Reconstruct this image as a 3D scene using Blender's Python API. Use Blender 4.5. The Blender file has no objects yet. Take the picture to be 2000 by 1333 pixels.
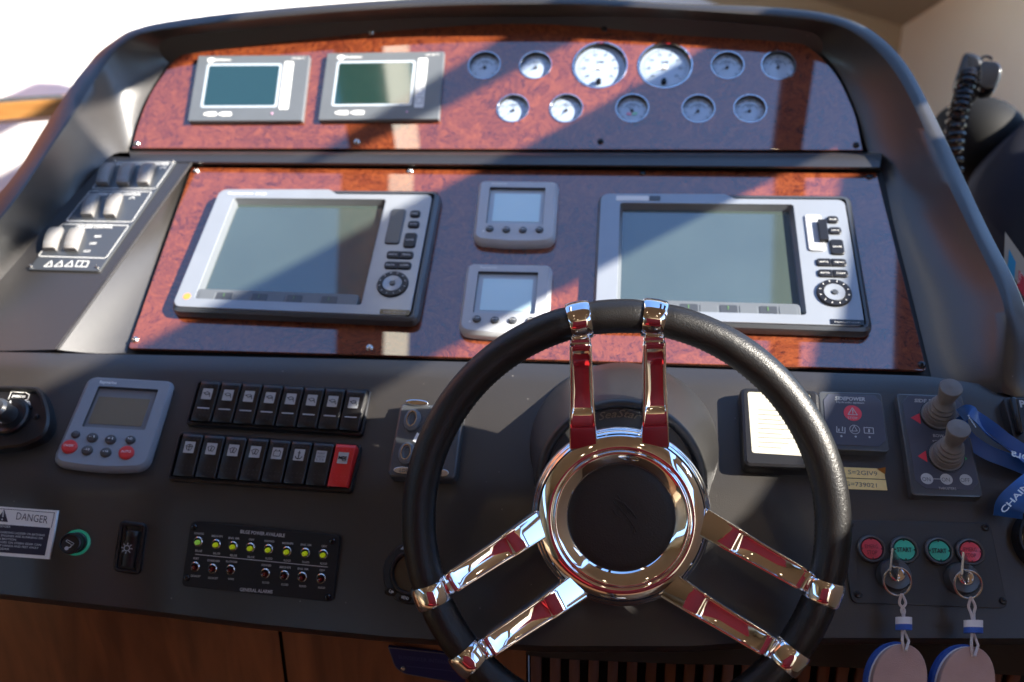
import bpy, bmesh, math, random
import numpy as np
from mathutils import Vector, Matrix
random.seed(4)
C = bpy.context.scene.collection
SC = bpy.context.scene
R = math.radians
# ------------------------------------------------------------------ camera
F = 1700.0                                     # focal length in photo pixels (photo 2000 wide)
CAM = np.array([0.0, 0.0, 1.55])
M = np.array([[0.9917156, -0.03137142, 0.12456321],
              [0.12779656, 0.33887128, -0.93211281],
              [-0.01296919, 0.94030957, 0.34007309]])   # camera axes -> world
cd = bpy.data.cameras.new('camera'); cam = bpy.data.objects.new('camera', cd); C.objects.link(cam)
cd.sensor_width = 36; cd.lens = 36 * F / 2000; cd.clip_start = 0.02; cd.clip_end = 500
cd.dof.use_dof = True; cd.dof.focus_distance = 0.84; cd.dof.aperture_fstop = 3.2; cd.dof.aperture_blades = 7
cam.matrix_world = Matrix.Translation(CAM.tolist()) @ Matrix(M.tolist()).to_4x4()
SC.camera = cam
# ------------------------------------------------------------------ sky, sun, exposure
SUN = np.array([0.81628898, -0.24852639, 0.52144696]); SUN /= np.linalg.norm(SUN)
w = bpy.data.worlds.new('World'); SC.world = w; w.use_nodes = True
nt = w.node_tree; bg = nt.nodes['Background']; sky = nt.nodes.new('ShaderNodeTexSky')
sky.sky_type = 'NISHITA'; sky.sun_disc = False
sky.sun_elevation = math.asin(SUN[2]); sky.sun_rotation = math.atan2(SUN[0], SUN[1])
sky.air_density = 1.0; sky.dust_density = 0.1; sky.ozone_density = 4.5
nt.links.new(sky.outputs[0], bg.inputs[0]); bg.inputs[1].default_value = 0.145
sd = bpy.data.lights.new('sun', 'SUN'); sd.energy = 5.0; sd.angle = R(0.5); sd.color = (1.0, 0.93, 0.82)
so = bpy.data.objects.new('sun', sd); C.objects.link(so)
so.rotation_euler = Vector(SUN.tolist()).to_track_quat('Z', 'Y').to_euler()
SC.view_settings.view_transform = 'Standard'; SC.view_settings.look = 'None'
SC.view_settings.exposure = 1.95; SC.view_settings.gamma = 1.0
SC.cycles.max_bounces = 8; SC.cycles.glossy_bounces = 5; SC.cycles.diffuse_bounces = 4
SC.cycles.caustics_reflective = True; SC.cycles.blur_glossy = 0.5
SC.cycles.sample_clamp_indirect = 6
# ------------------------------------------------------------------ camera-space geometry
def nrm(v):
    v = np.array(v, float); return v / np.linalg.norm(v)
def ray(px, py): return np.array([(px - 1000) / F, -(py - 666.5) / F, -1.0])
def hit(px, py, pl, off=0.0):
    r = ray(px, py); return r * ((pl[1] + off) / (pl[0] @ r))
def W(p): return CAM + M @ np.array(p)
N2 = nrm([-0.08392484, 0.57588793, 0.81320952]); P2 = (N2, -0.8465607)
X2 = nrm([0.9917156, -0.03137142, 0.12456321]); U2 = np.cross(N2, X2)
N1 = nrm([-0.10868969, 0.31187817, 0.94388482])
q_ = hit(1000, 322, P2); P1 = (N1, N1 @ (ray(1000, 292) * (-q_[2] + 0.02)))
def plane3(a, b, c):
    n = nrm(np.cross(b - a, c - a)); n = n if n[2] > 0 else -n
    return (n, n @ a)
def interp(x, xs, ys): return float(np.interp(x, xs, ys))
def smooth(a, b, x):
    t = min(1, max(0, (x - a) / (b - a))); return t * t * (3 - 2 * t)
# ---- dash surface, a bowed sheet stepped down from the foot of the lower panel
def ytop(x): return interp(x, [-260, 0, 700, 1240, 1810, 1960, 2300], [681, 688, 702, 716, 735, 757, 790])
def ybot(x): return interp(x, [-260, 0, 270, 495, 765, 1060, 1350, 1600, 2300], [1128, 1160, 1190, 1218, 1244, 1262, 1262, 1246, 1248])
def dnorm(x, y):
    k = smooth(450, 1150, x); j = smooth(930, 1010, y)
    u = np.array([-.13, .47, .87]) * (1 - k) + np.array([-.07, .52, .85]) * k
    l = np.array([-.15, .15, .97]) * (1 - k) + np.array([-.07, .38, .92]) * k
    return nrm(u * (1 - j) + l * j + np.array([0, .30, -.16]) * (1 - smooth(4, 40, y - ytop(x))))
DX = np.arange(-260, 2301, 20.0); NT = 48
DG = np.zeros((NT, len(DX)))                   # depth along the view axis
for i, x in enumerate(DX):
    h = .045 - .029 * smooth(60, 330, x)
    p = hit(x, ytop(x), P2, h)
    DG[0, i] = -p[2]
    for j in range(1, NT):
        y = ytop(x) + (ybot(x) - ytop(x)) * j / (NT - 1)
        n = dnorm(x, y); p = ray(x, y) * ((n @ p) / (n @ ray(x, y))); DG[j, i] = -p[2]
def dash(px, py):
    t = (py - ytop(px)) / (ybot(px) - ytop(px)) * (NT - 1); t = min(NT - 1.001, max(0, t))
    s = min(len(DX) - 1.001, max(0, (px - DX[0]) / 20.0)); i = int(s); j = int(t); a = s - i; b = t - j
    d = (DG[j, i] * (1 - a) + DG[j, i + 1] * a) * (1 - b) + (DG[j + 1, i] * (1 - a) + DG[j + 1, i + 1] * a) * b
    return ray(px, py) * d
def dplane(px, py, s=40):
    a = dash(px - s, py); b = dash(px + s, py); c = dash(px, py - s * .7); d = dash(px, py + s * .7)
    n = nrm(np.cross(b - a, c - d)); n = n if n[2] > 0 else -n
    return (n, n @ dash(px, py))
def podh(x, y): return .012 + .033 * (y - 310) / 370
PP = plane3(hit(375, 315, P2, podh(0, 315)), hit(110, 682, P2, podh(0, 682)), hit(212, 308, P2, podh(0, 308)))
# ------------------------------------------------------------------ materials
MATS = {}
def mat(name, col, rough=.5, metal=0., coat=0., coat_rough=.03, coat_ior=1.5, bump=0., bscale=400., var=.0, vscale=30.,
        spec=.5, emit=0., trans=0., bump2=0, sheen=0, rvar=.0):
    if name in MATS: return MATS[name]
    m = bpy.data.materials.new(name); m.use_nodes = True; t = m.node_tree; b = t.nodes['Principled BSDF']
    b.inputs['Base Color'].default_value = (*col, 1); b.inputs['Roughness'].default_value = rough
    b.inputs['Metallic'].default_value = metal; b.inputs['Coat Weight'].default_value = coat
    b.inputs['Coat Roughness'].default_value = coat_rough; b.inputs['Coat IOR'].default_value = coat_ior
    b.inputs['Specular IOR Level'].default_value = spec; b.inputs['Transmission Weight'].default_value = trans
    if emit:
        b.inputs['Emission Color'].default_value = (*col, 1); b.inputs['Emission Strength'].default_value = emit
    tc = t.nodes.new('ShaderNodeTexCoord')
    if var or rvar:
        n = t.nodes.new('ShaderNodeTexNoise'); n.inputs['Scale'].default_value = vscale; n.inputs['Detail'].default_value = 6
        t.links.new(tc.outputs['Object'], n.inputs['Vector'])
        if var:
            r = t.nodes.new('ShaderNodeValToRGB')
            r.color_ramp.elements[0].position = .3; r.color_ramp.elements[1].position = .7
            r.color_ramp.elements[0].color = (*[c * (1 - var) for c in col], 1); r.color_ramp.elements[1].color = (*[min(1, c * (1 + var)) for c in col], 1)
            t.links.new(n.outputs['Fac'], r.inputs['Fac']); t.links.new(r.outputs[0], b.inputs['Base Color'])
        if rvar:
            q = t.nodes.new('ShaderNodeMapRange'); q.inputs[3].default_value = max(0, rough - rvar); q.inputs[4].default_value = min(1, rough + rvar)
            q.inputs[1].default_value = .3; q.inputs[2].default_value = .7
            t.links.new(n.outputs['Fac'], q.inputs[0]); t.links.new(q.outputs[0], b.inputs['Roughness'])
    if bump:
        n = t.nodes.new('ShaderNodeTexNoise'); n.inputs['Scale'].default_value = bscale; n.inputs['Detail'].default_value = 3
        t.links.new(tc.outputs['Object'], n.inputs['Vector'])
        u = t.nodes.new('ShaderNodeBump'); u.inputs['Strength'].default_value = bump; u.inputs['Distance'].default_value = .001
        t.links.new(n.outputs['Fac'], u.inputs['Height']); t.links.new(u.outputs[0], b.inputs['Normal'])
    MATS[name] = m; return m
def burl():
    m = bpy.data.materials.new('burl_wood_lacquer'); m.use_nodes = True; t = m.node_tree; b = t.nodes['Principled BSDF']
    tc = t.nodes.new('ShaderNodeTexCoord')
    n1 = t.nodes.new('ShaderNodeTexNoise'); n1.inputs['Scale'].default_value = 16; n1.inputs['Detail'].default_value = 4; n1.inputs['Distortion'].default_value = 2.2
    mx = t.nodes.new('ShaderNodeMix'); mx.data_type = 'VECTOR'; mx.inputs[0].default_value = .10
    t.links.new(tc.outputs['Object'], n1.inputs['Vector']); t.links.new(tc.outputs['Object'], mx.inputs[4]); t.links.new(n1.outputs['Color'], mx.inputs[5])
    n2 = t.nodes.new('ShaderNodeTexNoise'); n2.inputs['Scale'].default_value = 25; n2.inputs['Detail'].default_value = 10; n2.inputs['Roughness'].default_value = .66; n2.inputs['Distortion'].default_value = 2.6
    t.links.new(mx.outputs[1], n2.inputs['Vector'])
    r = t.nodes.new('ShaderNodeValToRGB'); e = r.color_ramp.elements
    e[0].position = .30; e[0].color = (.060, .013, .007, 1); e[1].position = .66; e[1].color = (.25, .060, .016, 1)
    x = e.new(.41); x.color = (.115, .021, .008, 1); x = e.new(.51); x.color = (.18, .040, .012, 1)
    t.links.new(n2.outputs['Fac'], r.inputs['Fac'])
    v = t.nodes.new('ShaderNodeTexNoise'); v.inputs['Scale'].default_value = 62; v.inputs['Detail'].default_value = 4; v.inputs['Distortion'].default_value = 3
    t.links.new(mx.outputs[1], v.inputs['Vector'])
    r2 = t.nodes.new('ShaderNodeValToRGB'); f = r2.color_ramp.elements
    f[0].position = .36; f[0].color = (.55, .50, .56, 1); f[1].position = .50; f[1].color = (1, 1, 1, 1)
    t.links.new(v.outputs['Fac'], r2.inputs['Fac'])
    mm = t.nodes.new('ShaderNodeMix'); mm.data_type = 'RGBA'; mm.blend_type = 'MULTIPLY'; mm.inputs[0].default_value = 1
    t.links.new(r.outputs[0], mm.inputs[6]); t.links.new(r2.outputs[0], mm.inputs[7])
    t.links.new(mm.outputs[2], b.inputs['Base Color'])
    b.inputs['Roughness'].default_value = .45; b.inputs['Specular IOR Level'].default_value = .2
    b.inputs['Coat Weight'].default_value = 1; b.inputs['Coat Roughness'].default_value = .012; b.inputs['Coat IOR'].default_value = 2.15
    return m
def leather(name, col, scale=850, strength=.32, rough=.38):
    m = bpy.data.materials.new(name); m.use_nodes = True; t = m.node_tree; b = t.nodes['Principled BSDF']
    b.inputs['Base Color'].default_value = (*col, 1); b.inputs['Roughness'].default_value = rough
    tc = t.nodes.new('ShaderNodeTexCoord'); v = t.nodes.new('ShaderNodeTexVoronoi'); v.inputs['Scale'].default_value = scale
    n = t.nodes.new('ShaderNodeTexNoise'); n.inputs['Scale'].default_value = scale * .35
    mx = t.nodes.new('ShaderNodeMix'); mx.data_type = 'VECTOR'; mx.inputs[0].default_value = .004
    t.links.new(tc.outputs['Object'], n.inputs['Vector']); t.links.new(tc.outputs['Object'], mx.inputs[4]); t.links.new(n.outputs['Color'], mx.inputs[5])
    t.links.new(mx.outputs[1], v.inputs['Vector'])
    u = t.nodes.new('ShaderNodeBump'); u.inputs['Strength'].default_value = strength; u.inputs['Distance'].default_value = .0006
    t.links.new(v.outputs['Distance'], u.inputs['Height']); t.links.new(u.outputs[0], b.inputs['Normal'])
    return m
def woodmat(name, a, c, scale=1.0, coat=0.2, rough=.4, ax=(3, 3, 30)):
    m = bpy.data.materials.new(name); m.use_nodes = True; t = m.node_tree; b = t.nodes['Principled BSDF']
    tc = t.nodes.new('ShaderNodeTexCoord'); mp = t.nodes.new('ShaderNodeMapping'); mp.inputs['Scale'].default_value = [k * scale for k in ax]
    n = t.nodes.new('ShaderNodeTexNoise'); n.inputs['Scale'].default_value = 4; n.inputs['Detail'].default_value = 8; n.inputs['Distortion'].default_value = .6
    r = t.nodes.new('ShaderNodeValToRGB'); r.color_ramp.elements[0].position = .35; r.color_ramp.elements[1].position = .68
    r.color_ramp.elements[0].color = (*a, 1); r.color_ramp.elements[1].color = (*c, 1)
    t.links.new(tc.outputs['Object'], mp.inputs[0]); t.links.new(mp.outputs[0], n.inputs['Vector']); t.links.new(n.outputs['Fac'], r.inputs['Fac'])
    t.links.new(r.outputs[0], b.inputs['Base Color']); b.inputs['Roughness'].default_value = rough; b.inputs['Coat Weight'].default_value = coat
    return m
def dashmat():
    m = mat('textured_black_moulding', (.0235, .0210, .0195), rough=.42, bump=.38, bscale=900, spec=.25, coat=1, coat_rough=.30, coat_ior=1.53, rvar=.07, vscale=14)
    t = m.node_tree; b = t.nodes['Principled BSDF']
    tc = t.nodes.new('ShaderNodeTexCoord'); v = t.nodes.new('ShaderNodeTexVoronoi'); v.inputs['Scale'].default_value = 62
    r = t.nodes.new('ShaderNodeValToRGB'); r.color_ramp.elements[0].position = .035; r.color_ramp.elements[0].color = (.16, .15, .14, 1)
    r.color_ramp.elements[1].position = .06; r.color_ramp.elements[1].color = (.0235, .0210, .0195, 1)
    n = t.nodes.new('ShaderNodeTexNoise'); n.inputs['Scale'].default_value = 9
    r3 = t.nodes.new('ShaderNodeValToRGB'); r3.color_ramp.elements[0].position = .52; r3.color_ramp.elements[1].position = .62
    mx = t.nodes.new('ShaderNodeMix'); mx.data_type = 'RGBA'; mx.inputs[6].default_value = (.0235, .0210, .0195, 1)
    t.links.new(tc.outputs['Object'], v.inputs['Vector']); t.links.new(tc.outputs['Object'], n.inputs['Vector'])
    t.links.new(v.outputs['Distance'], r.inputs['Fac']); t.links.new(n.outputs['Fac'], r3.inputs['Fac'])
    t.links.new(r3.outputs[0], mx.inputs[0]); t.links.new(r.outputs[0], mx.inputs[7]); t.links.new(mx.outputs[2], b.inputs['Base Color'])
    return m
BURL = burl(); DASH = dashmat()
LEATHER = leather('black_grained_leather', (.007, .0065, .0065)); PADL = leather('black_pad_leather', (.010, .008, .008), 600, .25, .5)
BLK = mat('black_plastic', (.010, .010, .012), .33, bump=.15, bscale=1500)
BLKG = mat('black_gloss_plastic', (.010, .010, .012), .12)
DARK = mat('dark_recess', (.004, .004, .004), .6)
GREY = mat('grey_instrument_plastic', (.44, .46, .49), .38, bump=.1, bscale=1800, var=.05)
GREYD = mat('dark_grey_plastic', (.040, .044, .050), .4, coat=.6, coat_rough=.25, coat_ior=1.6, bump=.1, bscale=1500)
RUB = mat('grey_rubber', (.15, .145, .14), .55, bump=.3, bscale=1200, var=.12, vscale=60)
SILV = mat('silver_painted_plastic', (.30, .325, .36), .30, metal=.35, coat=.4, coat_rough=.15, var=.03)
MGREY = mat('steel_grey_bezel', (.14, .155, .17), .33, metal=.25, var=.04)
CHROME = mat('polished_chrome', (.86, .86, .88), .035, metal=1, rvar=.012, vscale=20)
STEEL = mat('brushed_steel', (.6, .58, .55), .25, metal=1)
GLASSD = mat('dark_display_glass', (.010, .036, .032), .10, coat=1, coat_rough=.05, coat_ior=1.9)
GLASSD2 = mat('dark_display_film', (.048, .066, .058), .25, coat=1, coat_rough=.04, coat_ior=2.2, var=.10, vscale=9)
LCD = mat('grey_lcd', (.55, .74, .78), .3, coat=1, coat_rough=.06, coat_ior=1.7)
LCDT = mat('tan_lcd', (.165, .135, .090), .35, coat=.6, coat_rough=.06)
LCDF = mat('lcd_surround', (.42, .48, .54), .3, coat=.6, coat_rough=.05)
DIAL = mat('silver_dial_face', (.38, .46, .58), .34, metal=.15, coat=1, coat_rough=.03, coat_ior=1.7)
WHITE = mat('white_print', (.78, .78, .76), .5)
GPRINT = mat('pale_grey_print', (.42, .42, .42), .5)
LENS = mat('white_switch_legend', (.45, .48, .50), .35)
BPRINT = mat('black_print', (.01, .01, .012), .5)
DGPRINT = mat('dark_grey_print', (.10, .11, .12), .5)
RED = mat('red_plastic', (.62, .022, .022), .32)
REDB = mat('red_button_face', (.68, .055, .085), .4, coat=.4)
GRN = mat('green_button_face', (.035, .48, .33), .4, coat=.4)
GRNP = mat('green_print', (.02, .33, .10), .5); REDP = mat('red_print', (.60, .03, .05), .5)
YEL = mat('yellow_lit_lamp', (.42, .50, .01), .3, emit=.08); YELD = mat('lime_lit_lamp', (.25, .50, .06), .3, emit=.08)
DRED = mat('dark_red_lamp', (.10, .004, .004), .15, coat=1)
GREENR = mat('green_lighter_ring', (.01, .16, .10), .3, emit=.12)
PAPER = mat('white_paper', (.42, .40, .33), .7, var=.02)
YLAB = mat('yellow_tape', (.80, .62, .26), .45, var=.08, vscale=80)
BLUE = mat('blue_foam', (.03, .10, .42), .7, bump=.3, bscale=900); FOAM = mat('pinkish_white_foam', (.46, .30, .26), .75, bump=.4, bscale=900, var=.08, vscale=40)
WFOAM = mat('white_foam', (.72, .72, .74), .7); CORD = mat('braided_white_cord', (.62, .56, .55), .7, bump=.8, bscale=1400)
RIBB = mat('blue_ribbon', (.012, .095, .36), .38, bump=.3, bscale=2200); RIBP = mat('pale_ribbon_print', (.55, .70, .80), .5)
CREAM = mat('cream_wall_lining', (.48, .37, .23), .55, var=.04, vscale=3, bump=.1, bscale=300)
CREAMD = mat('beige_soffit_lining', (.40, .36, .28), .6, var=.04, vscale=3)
WHITEG = mat('white_gelcoat', (.80, .79, .76), .35, var=.02, vscale=4)
ORW = woodmat('orange_varnished_wood', (.27, .115, .028), (.38, .19, .055), coat=.8)
BASEW = woodmat('reddish_brown_veneer', (.13, .042, .016), (.28, .095, .034), scale=.9, coat=.15, ax=(8, 8, 1.2))
SLAT = woodmat('slat_wood', (.09, .024, .008), (.15, .042, .014), coat=0, rough=.7, ax=(8, 8, 1.2))
NAVY = mat('navy_cloth', (.005, .006, .015), .9, bump=.4, bscale=700, var=.2, vscale=12)
TEAK = woodmat('brown_floor_wood', (.07, .03, .014), (.13, .055, .026), ax=(1, 14, 1))
REDL = mat('stand_in_red', (.34, .003, .005), .5, var=.08, vscale=8)
PLAQ = mat('dark_blue_plaque', (.012, .016, .085), .3, coat=.5)
# ------------------------------------------------------------------ 2-D helpers
def circ(c, r, n=32, a0=0.):
    rx, ry = (r, r) if np.isscalar(r) else r
    return [(c[0] + rx * math.cos(a0 + 2 * math.pi * i / n), c[1] + ry * math.sin(a0 + 2 * math.pi * i / n)) for i in range(n)]
def rq(pts, r, n=5):
    """rounded polygon from corner points; r scalar or list"""
    out = []; m = len(pts)
    for i in range(m):
        p = np.array(pts[i][:2], float); a = np.array(pts[i - 1][:2]); b = np.array(pts[(i + 1) % m][:2])
        ri = r[i] if isinstance(r, (list, tuple)) else r
        ua = nrm(a - p); ub = nrm(b - p); ri = min(ri, .49 * np.linalg.norm(a - p), .49 * np.linalg.norm(b - p))
        s = p + ua * ri; e = p + ub * ri
        for k in range(n + 1):
            t = k / n; q = (1 - t) ** 2 * s + 2 * t * (1 - t) * (p * .78 + (s + e) * .11) + t * t * e
            out.append((q[0], q[1]))
    return out
def inset(poly, d):
    m = len(poly); P = np.array([p[:2] for p in poly], float); area = 0
    for i in range(m): area += P[i - 1][0] * P[i][1] - P[i][0] * P[i - 1][1]
    s = 1 if area > 0 else -1; out = []
    for i in range(m):
        e1 = P[i] - P[i - 1]; e2 = P[(i + 1) % m] - P[i]
        n1 = np.array([-e1[1], e1[0]]) * s; n2 = np.array([-e2[1], e2[0]]) * s
        l1 = np.linalg.norm(n1); l2 = np.linalg.norm(n2)
        n = (n1 / l1 if l1 > 1e-12 else 0) + (n2 / l2 if l2 > 1e-12 else 0); l = np.linalg.norm(n)
        if l < 1e-9: out.append(tuple(P[i])); continue
        n = n / l; out.append(tuple(P[i] + n * d / max(.5, l / 2)))
    return out
_tc = {}
def glyph(s, bold=0.0, shear=0.0):
    k = (s, bold, shear)
    if k in _tc: return _tc[k]
    c = bpy.data.curves.new('t', 'FONT'); c.body = s; c.size = 1; c.offset = bold; c.shear = shear; c.resolution_u = 2; c.fill_mode = 'FRONT'
    o = bpy.data.objects.new('t', c); me = o.to_mesh()
    v = [tuple(q.co) for q in me.vertices]; f = [tuple(p.vertices) for p in me.polygons]
    o.to_mesh_clear(); bpy.data.objects.remove(o); bpy.data.curves.remove(c)
    if v:
        x0 = min(q[0] for q in v); x1 = max(q[0] for q in v); y0 = min(q[1] for q in v); y1 = max(q[1] for q in v)
        v = [((q[0] - x0) / (x1 - x0), (q[1] - y0) / (y1 - y0)) for q in v]
    _tc[k] = (v, f); return _tc[k]
class MB:
    def __init__(s): s.v = []; s.f = []
    def add(s, v, f):
        b = len(s.v); s.v += [tuple(map(float, p)) for p in v]; s.f += [tuple(b + i for i in q) for q in f]; return s
    def loft(s, loops, closed=True, cap0=False, cap1=False, wrap=False):
        n = len(loops[0]); b = len(s.v)
        for l in loops: s.v += [tuple(map(float, p)) for p in l]
        L = len(loops)
        for j in range(L if wrap else L - 1):
            j2 = (j + 1) % L
            for i in range(n if closed else n - 1):
                k = (i + 1) % n; s.f.append((b + j * n + i, b + j * n + k, b + j2 * n + k, b + j2 * n + i))
        if cap0: s.f.append(tuple(b + i for i in range(n))[::-1])
        if cap1: s.f.append(tuple(b + (L - 1) * n + i for i in range(n)))
        return s
    def prism(s, poly, z0, z1, bev=0.0, seg=2):
        loops = [[(p[0], p[1], z0) for p in poly]]
        if bev:
            for k in range(seg + 1):
                a = k / seg * math.pi / 2
                q = inset(poly, bev * (1 - math.cos(a))); loops.append([(p[0], p[1], z1 - bev + bev * math.sin(a)) for p in q])
        else: loops.append([(p[0], p[1], z1) for p in poly])
        return s.loft(loops, cap0=True, cap1=True)
    def flat(s, poly, z): return s.add([(p[0], p[1], z) for p in poly], [tuple(range(len(poly)))])
    def box(s, a, b):
        return s.prism([(a[0], a[1]), (b[0], a[1]), (b[0], b[1]), (a[0], b[1])], a[2], b[2])
    def lathe(s, prof, c=(0, 0), n=48, cap0=False, cap1=False):
        return s.loft([[(c[0] + r * math.cos(2 * math.pi * i / n), c[1] + r * math.sin(2 * math.pi * i / n), z) for i in range(n)] for r, z in prof], cap0=cap0, cap1=cap1)
    def tube(s, path, r, n=8, closed=False, cap=True):
        P = [np.array(p, float) for p in path]; m = len(P); loops = []; up = None
        for i in range(m):
            t = P[(i + 1) % m] - P[i - 1] if closed else P[min(i + 1, m - 1)] - P[max(i - 1, 0)]
            t = nrm(t)
            if up is None: up = nrm(np.cross(t, [0, 0, 1.]) if abs(t[2]) < .9 else np.cross(t, [1., 0, 0]))
            up = nrm(up - t * (up @ t)); w_ = np.cross(t, up); rr = r[i] if isinstance(r, (list, tuple)) else r
            loops.append([P[i] + rr * (math.cos(2 * math.pi * k / n) * up + math.sin(2 * math.pi * k / n) * w_) for k in range(n)])
        return s.loft(loops, cap0=cap and not closed, cap1=cap and not closed, wrap=closed)
    def stroke(s, pts, wd, z):
        """flat line of width wd through 2-D points"""
        for a, b in zip(pts[:-1], pts[1:]):
            a = np.array(a[:2], float); b = np.array(b[:2], float)
            if np.linalg.norm(b - a) < 1e-9: continue
            t = nrm(b - a); n = np.array([-t[1], t[0]]) * wd / 2; a2 = a - t * wd * .3; b2 = b + t * wd * .3
            s.add([(*(a2 - n), z), (*(b2 - n), z), (*(b2 + n), z), (*(a2 + n), z)], [(0, 1, 2, 3)])
        return s
    def text(s, st, a, b, hgt, z, bold=0.0, shear=0.0):
        """text whose baseline runs from 2-D point a to b, cap height hgt"""
        v, f = glyph(st, bold, shear); a = np.array(a[:2], float); b = np.array(b[:2], float); x = b - a; y = np.array([-x[1], x[0]]); y = y / np.linalg.norm(y) * hgt
        return s.add([(*(a + x * p[0] + y * p[1]), z) for p in v], f)
    def xf(s, m):
        s.v = [tuple(m @ Vector(p)) for p in s.v]; return s
def build(name, mb, m, parent=None, matrix=None, sharp=32, kind=None, label=None):
    me = bpy.data.meshes.new(name); me.from_pydata(mb.v, [], mb.f); me.validate()
    b = bmesh.new(); b.from_mesh(me); bmesh.ops.recalc_face_normals(b, faces=b.faces); b.to_mesh(me); b.free()
    for p in me.polygons: p.use_smooth = True
    me.set_sharp_from_angle(angle=R(sharp))
    for p in me.polygons: p.use_smooth = not (len(p.vertices) > 4 or abs(p.normal[2]) > .9995)
    me.materials.append(m)
    o = bpy.data.objects.new(name, me); C.objects.link(o)
    if parent is not None: o.parent = parent
    if matrix is not None: o.matrix_world = matrix
    if kind: o['kind'] = kind
    if label: o['label'] = label
    return o
def tag(o, label, cat, group=None):
    o['label'] = label; o['category'] = cat
    if group: o['group'] = group
    return o
class Fr:
    """device frame: origin at pixel (x,y) on plane pl, local x toward pixel direction"""
    def __init__(s, px, py, pl, xpx=None):
        s.pl = pl; o = hit(px, py, pl); xp = xpx or (px + 30, py); a = hit(*xp, pl) - o
        s.n = pl[0]; s.x = nrm(a - s.n * (a @ s.n)); s.y = np.cross(s.n, s.x); s.o = o
        X, Y, Z, O = M @ s.x, M @ s.y, M @ s.n, W(o)
        s.m = Matrix(((X[0], Y[0], Z[0], O[0]), (X[1], Y[1], Z[1], O[1]), (X[2], Y[2], Z[2], O[2]), (0, 0, 0, 1)))
    def __call__(s, px, py, h=0.0):
        p = hit(px, py, s.pl, h) - s.o; return (p @ s.x, p @ s.y, h)
    def P(s, pts, h=0.0): return [s(*p, h)[:2] for p in pts]
    def loc(s, p): p = np.array(p) - s.o; return (p @ s.x, p @ s.y, p @ s.n)
    def k(s, px, py, h=0.0):                      # metres per photo pixel there
        a = s(px - 5, py, h); b = s(px + 5, py, h); return math.hypot(a[0] - b[0], a[1] - b[1]) / 10
    def txt(s, mb, st, a, b, hpx, h, bold=0.0, shear=0.0):
        c = s(*a, h); d = s(*b, h); u = s(a[0], a[1] - hpx, h); n = np.array([-(d[1] - c[1]), d[0] - c[0]]); n = nrm(n)
        mb.text(st, c, d, abs((np.array(u[:2]) - np.array(c[:2])) @ n), h, bold, shear)
def thing(name, label, cat, fr, group=None):
    o = bpy.data.objects.new(name, None); C.objects.link(o); o.matrix_world = fr.m; o.empty_display_size = .02
    return tag(o, label, cat, group)
def bilin(q, s, t):
    """quad corners TL TR BR BL (pixels) -> pixel at s,t in 0..1"""
    a = np.array(q[0]) * (1 - s) + np.array(q[1]) * s; b = np.array(q[3]) * (1 - s) + np.array(q[2]) * s
    return tuple(a * (1 - t) + b * t)
def sub(q, s0, t0, s1, t1): return [bilin(q, s0, t0), bilin(q, s1, t0), bilin(q, s1, t1), bilin(q, s0, t1)]
def screw_mb(c, z, r=.0045, n=14):
    mb = MB(); mb.lathe([(r, z), (r, z + .0012), (r * .75, z + .0024), (r * .3, z + .0028), (r * .28, z + .0015)], c, n, cap1=True); return mb
def plate_holes(outer, holes, z0, z1, bev=0.0):
    c = bpy.data.curves.new('p', 'CURVE'); c.dimensions = '2D'; c.fill_mode = 'BOTH'
    c.extrude = (z1 - z0) / 2 - bev; c.bevel_depth = bev; c.bevel_resolution = 1
    for poly in [outer] + holes:
        sp = c.splines.new('POLY'); sp.points.add(len(poly) - 1); sp.use_cyclic_u = True
        for p, q in zip(sp.points, poly): p.co = (q[0], q[1], 0, 1)
    o = bpy.data.objects.new('p', c); me = o.to_mesh(); mb = MB(); zc = (z0 + z1) / 2
    mb.add([(v.co[0], v.co[1], v.co[2] + zc) for v in me.vertices], [tuple(p.vertices) for p in me.polygons])
    o.to_mesh_clear(); bpy.data.objects.remove(o); bpy.data.curves.remove(c); return mb
I4 = Matrix.Identity(4)
def WV(p): return tuple(W(p))
# ================================================================== CONSOLE
croot = bpy.data.objects.new('helm_console', None); C.objects.link(croot)
CB = Vector(WV(dash(1000, 1200))); CB.z = 0.0; croot.location = CB
tag(croot, 'black moulded helm console with two burl wood panels behind a steering wheel', 'console')
CINV = Matrix.Translation(-CB)
def cpart(name, mb, m, **k):
    o = build(name, mb, m, parent=croot, **k); o.matrix_parent_inverse = CINV; return o
def catmull(P, k):
    P = [np.array(p, float) for p in P]; out = []
    for i in range(len(P) - 1):
        a = P[max(0, i - 1)]; b = P[i]; c = P[i + 1]; d = P[min(len(P) - 1, i + 2)]
        for j in range(k):
            t = j / k; out.append(.5 * (2 * b + (c - a) * t + (2 * a - 5 * b + 4 * c - d) * t * t + (3 * b - a - 3 * c + d) * t ** 3))
    out.append(P[-1]); return out
# -- dash surface
rows = []
LX = list(DX)
r0 = [];r00 = []
for x in LX:
    q = dash(x, ytop(x)); q = W(q)
    n = M @ N2; r0.append(q - n * .035 + np.array([0, .012, 0])); r00.append(q - n * .004 + np.array([0, .005, 0]))
rows = [r0, r00]
for j in range(NT):
    rows.append([W(ray(x, ytop(x) + (ybot(x) - ytop(x)) * j / (NT - 1)) * DG[j, i]) for i, x in enumerate(LX)])
last = rows[-1]
for a, bz in ((.004, .010), (.012, .017), (.030, .022), (.16, .026)):
    rows.append([p + np.array([0, a, -bz]) for p in last])
cpart('dash_board', MB().loft(rows, closed=False), DASH)
DBOT = [p + np.array([0, .03, -.022]) for p in last]
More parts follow.
